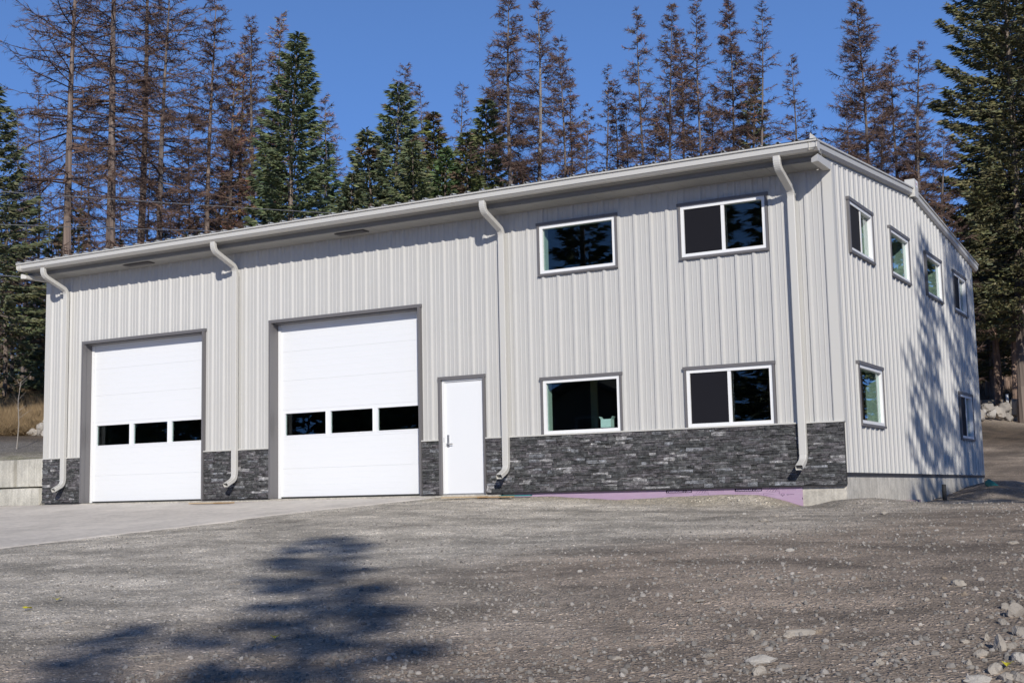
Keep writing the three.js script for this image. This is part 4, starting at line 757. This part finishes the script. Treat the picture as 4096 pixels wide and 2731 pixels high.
{
  const c = (x, y) => [2700 + x / 1.685, 1900 + y / 1.685];
  stoneAt(...c(850, 1068), 118, 30, 0, 'long flat pale stone lying on the dirt beside a small brown stone', undefined, 0.45);
  stoneAt(...c(975, 1062), 30, 22, 3, 'small brown stone against the end of a long flat stone', undefined);
  stoneAt(...c(575, 1262), 92, 42, 2, 'broad whitish stone on the dirt yard above a slanted slab', undefined, 0.4);
  stoneAt(...c(570, 1340), 52, 40, 0, 'slanted pale slab of stone just below the broad whitish stone', undefined, 1.1, 0.5);
  stoneAt(...c(1910, 740), 56, 30, 0, 'pale jagged stone lying alone near the edge of the dirt berm', undefined);
  const ls = 'palm-sized pale stone lying on the dirt yard', gs = 'loose stones on the yard';
  for (const [x, y, w, h, m] of [[755, 1092, 40, 24, 0], [520, 1075, 26, 26, 0], [670, 1085, 20, 14, 0], [1955, 1125, 34, 22, 0], [1405, 1210, 30, 20, 0], [1372, 1262, 34, 24, 0], [1395, 1275, 22, 18, 0], [780, 512, 32, 16, 2], [830, 682, 38, 10, 0], [1120, 1138, 42, 12, 0], [600, 308, 38, 16, 0], [470, 268, 20, 12, 2], [688, 278, 22, 12, 0], [1415, 262, 42, 16, 0], [170, 845, 48, 10, 0], [165, 678, 24, 10, 0], [1200, 790, 32, 9, 0], [1700, 842, 22, 18, 0], [1760, 795, 20, 16, 0], [1840, 858, 32, 14, 0], [1955, 808, 24, 22, 3], [1215, 695, 22, 12, 3], [1690, 738, 26, 14, 0], [2215, 598, 28, 12, 0], [2285, 462, 40, 14, 0], [740, 1290, 60, 16, 1], [230, 1182, 66, 12, 1], [235, 1222, 44, 22, 1], [1500, 1258, 34, 10, 1], [1815, 700, 22, 14, 3], [1625, 1042, 24, 16, 0]]) stoneAt(...c(x, y), w, h, m, ls, gs);
  const c2 = (x, y) => [1400 + x / 1.568, 1900 + y / 1.568];
  for (const [x, y, w, h, m] of [[1445, 608, 26, 14, 2], [1765, 930, 27, 22, 0], [1300, 1080, 40, 16, 0], [1670, 1148, 36, 16, 0], [1045, 908, 24, 6, 2], [1600, 610, 18, 8, 0], [1165, 742, 28, 12, 1], [450, 742, 22, 8, 1], [1285, 1205, 26, 8, 1], [785, 383, 24, 10, 2], [1380, 650, 22, 8, 0]]) stoneAt(...c2(x, y), w, h, m, ls, gs);
  const c3 = (x, y) => [x / 1.3835, 1900 + y / 1.3835];
  for (const [x, y, w, h, m] of [[375, 812, 24, 12, 0], [25, 862, 18, 8, 2], [548, 772, 16, 9, 2], [1500, 650, 16, 8, 1], [820, 855, 18, 9, 0], [715, 520, 18, 9, 2], [755, 535, 22, 9, 1], [290, 815, 14, 8, 2], [1265, 538, 16, 6, 2]]) stoneAt(...c3(x, y), w, h, m, ls, gs);
  const lh = 'pale stone of the heap on the dirt berm', gh = 'stones heaped on the berm';
  for (const [x, y, w, h, m, t] of [[2195, 1165, 70, 60, 0, 0.9], [2065, 1212, 46, 34, 0, 0], [2165, 1328, 66, 50, 0, 0.2], [2320, 1240, 56, 44, 2, 0], [2300, 950, 60, 66, 1, 1.0], [2335, 1075, 56, 40, 1, 0], [2050, 1392, 90, 36, 2, 0], [2230, 890, 36, 30, 1, 0], [2210, 1000, 48, 30, 1, 0.3], [2110, 1110, 30, 40, 0, 0.5], [2060, 1150, 26, 20, 0, 0], [2130, 960, 24, 14, 1, 0], [2240, 1360, 60, 40, 0, 0], [2320, 1380, 60, 40, 1, 0.3], [2270, 1160, 40, 26, 1, 0], [1985, 1270, 24, 26, 0, 0.6], [2280, 860, 24, 22, 0, 0]]) stoneAt(...c(x, y), w, h, m, lh, gh, undefined, t);
  // leaves and bits of wood on the gravel
  const leaf = (u, v, s, label) => { const q = hit(u, v), T = new Tri(), n = 9, P = []; for (let k = 0; k < n; k++) { const a = k / n * 6.283, rr = s * (0.5 + 0.16 * Math.cos(3 * a)); P.push(new V3(Math.cos(a) * rr, 0.25 * s * Math.abs(Math.sin(a)) + 0.006, Math.sin(a) * rr * 0.8)); } for (let k = 0; k < n; k++) T.tri(new V3(0, 0.012, 0), P[(k + 1) % n], P[k]); const m = obj('fallen_leaf', T.geo(), M.leaf); m.position.set(q.x, q.y + 0.012, q.z); m.rotation.y = u; tag(m, label, 'leaf'); };
  leaf(...c3(312, 698), 0.10, 'bright yellow fallen leaf standing up on sunlit gravel'); leaf(...c3(150, 750), 0.09, 'flat yellow-green fallen leaf close to the bright yellow one');
  leaf(...c3(1520, 908), 0.10, 'yellow fallen leaf lying in the dark tree shadow'); leaf(...c(2245, 1290), 0.10, 'yellow-green fallen leaf on the stone heap of the berm');
  const stick = (u, v, L, turn, label) => { const q = hit(u, v), m = obj('wood_splinter', new THREE.BoxGeometry(L, 0.010, 0.022).translate(0, 0.006, 0), M.oldWood); m.position.set(q.x, q.y, q.z); m.rotation.set(0, turn, 0.03); tag(m, label, 'wood scrap'); };
  stick(...c3(690, 902), 0.16, 0.4, 'short splinter of wood beside the smaller patch of tree shadow'); stick(...c3(795, 1002), 0.22, 0.8, 'longer splinter of wood between the two patches of tree shadow'); stick(...c3(1300, 605), 0.12, 0.3, 'small wood chip at the edge of the larger tree shadow');
  const board = (x, z, L, turn, mat, label) => { const m = obj('plank', new THREE.BoxGeometry(L, 0.022, 0.12).translate(0, 0.015, 0), mat); m.position.set(x, terrain(x, z) + 0.02, z); m.rotation.y = turn; tag(m, label, 'plank'); };
  board(-6.9, 0.55, 0.9, 0.1, M.wood, 'yellow plank on the ground before the entrance door'); board(-6.2, 0.62, 0.75, -0.12, M.osb, 'orange plank on the ground below the third downspout'); board(-5.9, 0.42, 0.6, 0.2, M.teal, 'dark teal strip on the ground below the third downspout');
  board(-13.3, 0.45, 0.8, 0.06, M.wood, 'pale plank on the ground between the overhead doors'); board(-12.75, 0.5, 0.5, -0.1, M.osb, 'short orange plank on the ground between the overhead doors');
}
{ // gravel lying loose on the yard
  const r = rng(55), n = 14000, g = new THREE.IcosahedronGeometry(0.5, 0), m = new THREE.MeshStandardMaterial({ color: 0xffffff, roughness: 0.95 });
  const im = new THREE.InstancedMesh(g, m, n), d = new THREE.Object3D(); let i = 0;
  const dir0 = Math.atan2(-0.49, -0.864);
  while (i < n) {
    const a = dir0 + (r() - 0.5) * 0.84, dist = 7.2 + 18 * Math.pow(r(), 1.4), x = camera.position.x + Math.sin(a) * dist, z = camera.position.z + Math.cos(a) * dist;
    if (z < 0.25 && x < 0.2) continue; const over = padEdge(z) - x; if (over > 0 && r() < 0.80 + 0.19 * sstep(0, 0.7, over)) continue;
    const dens = 0.5 + 1.3 * fbm(x * 0.6, z * 1.2, 3); if (r() > dens + 0.25) continue;
    const right = sstep(-4, 3, x + 0.25 * z), s = (0.010 + 0.034 * Math.pow(r(), 4.2 - 0.9 * right)) * (0.8 + 0.3 * right);
    d.position.set(x, terrain(x, z) + s * 0.08, z); d.rotation.set(r() * 6, r() * 6, r() * 6); d.scale.set(s * (0.8 + 0.6 * r()), s * (0.5 + 0.4 * r()), s * (0.8 + 0.6 * r())); d.updateMatrix(); im.setMatrixAt(i, d.matrix);
    const b = 0.15 + 0.17 * r() + (r() < 0.07 ? 0.14 : 0); im.setColorAt(i, lin(b * 1.04, b * 0.96, b * 0.87)); i++;
  }
  im.name = numbered('gravel'); shade(im); scene.add(im); tag(im, 'loose pale gravel scattered over the yard', 'gravel', null, 'stuff');
}
{ // concrete block retaining wall
  const mk = (x0, x1, y0, y1, z0, z1, label) => { const g = new THREE.BoxGeometry(x1 - x0, y1 - y0, z1 - z0, 6, 4, 4), p = g.attributes.position; for (let i = 0; i < p.count; i++) { const x = p.getX(i), y = p.getY(i), z = p.getZ(i); const ex = (x1 - x0) / 2 - Math.abs(x) < 1e-4, ey = (y1 - y0) / 2 - Math.abs(y) < 1e-4, ez = (z1 - z0) / 2 - Math.abs(z) < 1e-4; const n = ex + ey + ez, k = n > 1 ? 0.018 : 0; p.setXYZ(i, x - Math.sign(x) * k * ex + 0.008 * N(x * 5 + x0, y * 5, z * 5), y - Math.sign(y) * k * ey, z - Math.sign(z) * k * ez + 0.008 * N(x * 4, y * 4 + x0, z * 4)); } g.computeVertexNormals();
    const uv = g.attributes.uv; for (let i = 0; i < p.count; i++) uv.setXY(i, p.getX(i) + x0, p.getY(i) + p.getZ(i) + y0);
    const m = obj('concrete_block', g, M.block); m.position.set((x0 + x1) / 2, (y0 + y1) / 2, (z0 + z1) / 2); tag(m, label, 'concrete block', 'retaining wall blocks'); };
  let x = -18.86; for (let k = 0; k < 5; k++) { const w = 1.06; mk(x - w, x, 0.40, 1.075 - 0.004 * k, -0.95, -0.20, k === 0 ? 'upper concrete block touching the corner of the building' : 'upper concrete block of the retaining wall away from the corner'); x -= w + 0.085; }
  x = -18.98; for (let k = 0; k < 4; k++) { const w = 1.55; mk(x - w, x, -0.25, 0.385, -0.90, -0.08, k === 0 ? 'lower concrete block nearest the corner of the building' : 'lower concrete block of the retaining wall away from the corner'); x -= w + 0.05; }
}
{ // drain pipes by the gable wall
  const tube = (name, a, b, R, mat, label) => { const v = new V3().subVectors(b, a), g = new THREE.LatheGeometry([[R - 0.008, 0], [R - 0.008, 1], [R, 1], [R, 0.86], [R * 1.06, 0.85], [R * 1.06, 0.75], [R, 0.74], [R, 0]].map(([q, y]) => new THREE.Vector2(q, y * v.length())), 20); const m = obj(name, g, mat); m.position.copy(a); m.quaternion.setFromUnitVectors(new V3(0, 1, 0), v.clone().normalize()); mat.side = THREE.DoubleSide; return tag(m, label, 'pipe'); };
  tube('standpipe', new V3(0.30, -0.62, -6.0), new V3(0.30, -0.005, -5.98), 0.042, M.rubber.clone(), 'black standpipe upright against the foundation of the gable wall');
  tube('drain_pipe', new V3(1.32, -0.42, -8.05), new V3(0.72, 0.02, -8.45), 0.085, M.teal.clone(), 'green drain pipe sticking out of the dirt heap at the rear corner');
}
{ // beyond the gable: boulders, log, board pile, sawhorse shed of orange sheathing
  const rk = [[3880, 1655, 42, 36], [3915, 1672, 62, 40], [3960, 1660, 44, 38], [4000, 1662, 48, 40], [4035, 1680, 46, 34], [4085, 1680, 62, 44], [3900, 1640, 34, 28], [3945, 1630, 52, 34], [3985, 1642, 40, 30], [4060, 1640, 60, 60], [4020, 1636, 44, 40], [3930, 1650, 30, 26]];
  rk.forEach(([u, v, w, h], i) => { const q = hit(u, 1684), s = q.d / F, up = (1684 - v) * s * 0.75, m = shade(new THREE.Mesh(stoneGeos[i % 8], M.rockPale[i % 3])); m.name = numbered('boulder'); m.position.set(q.x, q.y + h * s * 0.35 + up, q.z - up * 0.8 - (i % 3) * 0.1); m.scale.set(w * s * 1.1, h * s * 1.15, w * s * 0.8); m.rotation.y = i * 1.3; scene.add(m); tag(m, 'pale boulder in the row beyond the rear corner of the gable', 'boulder', 'boulders beyond the gable'); });
  const at = (u, v, back = 0) => { const q = hit(u, 1660), s = q.d / F, d = ray(u, 1660); return { x: q.x + d.x * back, y: q.y + (1660 - v) * s, z: q.z + d.z * back, s }; };
  let p = at(4075, 1650, 2.5), w = thing('crate', 'large orange sheathing board crate with a dark sheet on top beyond the boulders', 'crate', [p.x + 0.7, p.y - 0.3, p.z], 0.25);
  const s = p.s; obj('side_panel', bx(-60 * s, 120 * s, 0, 52 * s, 0, 0.02), M.osb, w); obj('side_panel', bx(-60 * s, 120 * s, 0, 52 * s, -1.4, -1.38), M.osb, w); obj('end_panel', bx(-60 * s - 0.02, -60 * s, 0, 52 * s, -1.40, 0.02), M.osb, w); obj('lid', bx(-66 * s, 124 * s, 52 * s, 57 * s, -1.45, 0.06), M.osb, w); obj('cover_sheet', bx(-52 * s, 60 * s, 57.5 * s, 66 * s, -1.2, -0.1), M.rubber, w);
  p = at(3965, 1612, 1.6); { const g = new THREE.CylinderGeometry(16 * p.s, 20 * p.s, 95 * p.s, 12, 6), q = g.attributes.position; for (let i = 0; i < q.count; i++) { const k = 1 + 0.16 * N(q.getX(i) * 4, q.getY(i) * 2, q.getZ(i) * 4); q.setXYZ(i, q.getX(i) * k, q.getY(i), q.getZ(i) * k); } g.rotateZ(1.52); g.computeVertexNormals(); const m = obj('log', g, M.oldWood); m.position.set(p.x, p.y, p.z); tag(m, 'weathered grey log lying behind the boulders', 'log'); }
  p = at(3925, 1640, 0.6); { const m = obj('white_board', new THREE.BoxGeometry(92 * p.s, 9 * p.s, 0.12), M.vinyl); m.position.set(p.x, p.y, p.z); m.rotation.z = 0.01; tag(m, 'long white board resting on the boulders', 'board'); }
  p = at(3940, 1628, 1.0); { const m = obj('timber', new THREE.BoxGeometry(60 * p.s, 10 * p.s, 0.15), M.wood); m.position.set(p.x - 0.5, p.y, p.z); tag(m, 'yellow timber offcut behind the white board', 'timber'); }
  p = at(4035, 1590, 2.0); { const m = obj('white_post', new THREE.CylinderGeometry(5 * p.s, 5 * p.s, 60 * p.s, 12), M.vinyl); m.position.set(p.x, p.y - 10 * p.s, p.z); tag(m, 'short white post beside the orange crate', 'post'); }
}
{ // rubble at the foot of the slope on the left, a sapling and dry grass
  const r = rng(91), lb = 'pale rock of the rubble pile at the foot of the grassy slope';
  for (let k = 0; k < 46; k++) { const u = 95 + 85 * Math.sqrt(r()), q = hit(u, 1744 - 6 * r()), s = 0.12 + 0.24 * r(), up = 0.75 * r() * sstep(85, 180, u), m = shade(new THREE.Mesh(stoneGeos[k % 8], M.rockPale[k % 3])); m.name = numbered('rubble_rock'); m.position.set(q.x, q.y + up, q.z - up); m.scale.set(s, s * 0.8, s); m.rotation.set(r() * 3, r() * 3, r() * 3); scene.add(m); tag(m, lb, 'rock', 'rubble pile rocks'); }
  const b = stand(66, 1740, 41), t = thing('sapling', 'thin pale sapling standing before the grassy slope', 'sapling', [b.x, b.y, b.z]); const T = new Tri(), rr = rng(6);
  limb(T, [new V3(0, -0.1, 0), new V3(0.06, 0.7, 0), new V3(0.05, 1.4, 0.03), new V3(0.12, 2.0, 0)], 0.022, 0.006, [0.42, 0.38, 0.33]); obj('stem', T.geo(), M.bark, t);
  const U = new Tri(); for (let k = 0; k < 14; k++) { const y = 0.9 + rr() * 1.1, a = rr() * 6.28, L = 0.15 + 0.2 * rr(); limb(U, [new V3(0.06, y, 0), new V3(0.06 + Math.cos(a) * L, y + L * 0.7, Math.sin(a) * L)], 0.006, 0.002, [0.36, 0.31, 0.27]); } obj('twigs', U.geo(), M.twig, t);
  const n = 15000, tuft = new Tri(), q = rng(12); for (let k = 0; k < 5; k++) { const a = q() * 6.28, L = 0.5 + 0.5 * q(), o = new V3(Math.cos(a) * 0.05, 0, Math.sin(a) * 0.05); tuft.tri(o.clone().add(new V3(0.012, 0, 0)), o.clone().add(new V3(-0.012, 0, 0)), o.clone().add(new V3(Math.cos(a) * 0.25, L, Math.sin(a) * 0.25))); }
  const im = new THREE.InstancedMesh(tuft.geo(), new THREE.MeshStandardMaterial({ color: 0xffffff, roughness: 0.9, side: THREE.DoubleSide }), n), d = new THREE.Object3D(); let i = 0, guard = 0;
  while (i < n && guard++ < 400000) {
    const left = q() < 0.6, u = left ? -80 + 300 * q() : 3860 + 290 * q(), c = stand(u, 1700, left ? 45 + 22 * q() : 62 + 22 * q()); const k = fbm(c.x * 0.3, c.z * 0.3, 3);
    const H = (left ? 0.45 : 0.5) * (0.5 + q()) * (left ? sstep(44, 49, Math.hypot(c.x - 5.7, c.z - 20.9)) + 0.15 : 1); if (q() > 0.55 + 1.5 * k) continue;
    d.position.set(c.x, c.y - 0.02, c.z); d.rotation.y = q() * 6; d.scale.set(1.3, H, 1.3); d.updateMatrix(); im.setMatrixAt(i, d.matrix); const g = 0.6 + 0.6 * q(); im.setColorAt(i, left ? lin(0.34 * g, 0.24 * g, 0.13 * g) : lin(0.17 * g, 0.12 * g, 0.085 * g)); i++;
  }
  im.count = i; im.name = numbered('dry_grass'); shade(im); scene.add(im); tag(im, 'dry tan grass and brush on the slope at the edge of the wood', 'grass', null, 'stuff');
}
{ // overhead lines behind the roof
  const line = (u0, v0, u1, v1, d0, d1, label) => { const P = (u, v, d) => { const q = ray(u, v), h = Math.hypot(q.x, q.z); return new V3(camera.position.x + q.x / h * d, camera.position.y + q.y / h * d, camera.position.z + q.z / h * d); }; const a = P(u0, v0, d0), b = P(u1, v1, d1), e = a.clone().lerp(b, -0.6), f = a.clone().lerp(b, 1.4), m = e.clone().lerp(f, 0.5); m.y -= 0.10; tag(obj('overhead_wire', new THREE.TubeGeometry(new THREE.QuadraticBezierCurve3(e, m, f), 40, 0.012, 5), M.wire), label, 'wire'); };
  line(0, 760, 1339, 850, 40, 46, 'upper thin overhead wire crossing before the left stand of trees'); line(0, 892, 904, 921, 41, 46, 'lower thin overhead wire crossing before the left stand of trees');
  const a = new V3(-18.75, 5.30, -0.2), d = ray(0, 1097), h = Math.hypot(d.x, d.z), b = new V3(camera.position.x + d.x / h * 36, camera.position.y + d.y / h * 36, camera.position.z + d.z / h * 36), b2 = a.clone().lerp(b, 6);
  tag(obj('overhead_wire', new THREE.TubeGeometry(new THREE.QuadraticBezierCurve3(a, a.clone().lerp(b2, 0.5).add(new V3(0, -0.1, 0)), b2), 20, 0.012, 5), M.wire), 'service wire running to the corner of the building under the eave', 'wire');
}
{ // things standing on the sill inside the lower front window
  const t = thing('cardboard_box', 'open white cardboard box on the sill of the ground floor window', 'box', [-4.32, 1.13, -0.20]);
  obj('box_body', [bx(-0.10, 0.10, 0, 0.004, -0.07, 0.07), bx(-0.10, 0.10, 0.004, 0.15, 0.066, 0.07), bx(-0.10, 0.10, 0.004, 0.15, -0.07, -0.066), bx(-0.10, -0.096, 0.004, 0.15, -0.066, 0.066), bx(0.096, 0.10, 0.004, 0.15, -0.066, 0.066)], M.vinyl, t);
  obj('flap', new THREE.BoxGeometry(0.06, 0.004, 0.13).rotateZ(-0.9).translate(-0.118, 0.172, 0), M.vinyl, t); obj('flap', new THREE.BoxGeometry(0.06, 0.004, 0.13).rotateZ(0.9).translate(0.118, 0.172, 0), M.vinyl, t);
}

renderer.render(scene, camera);
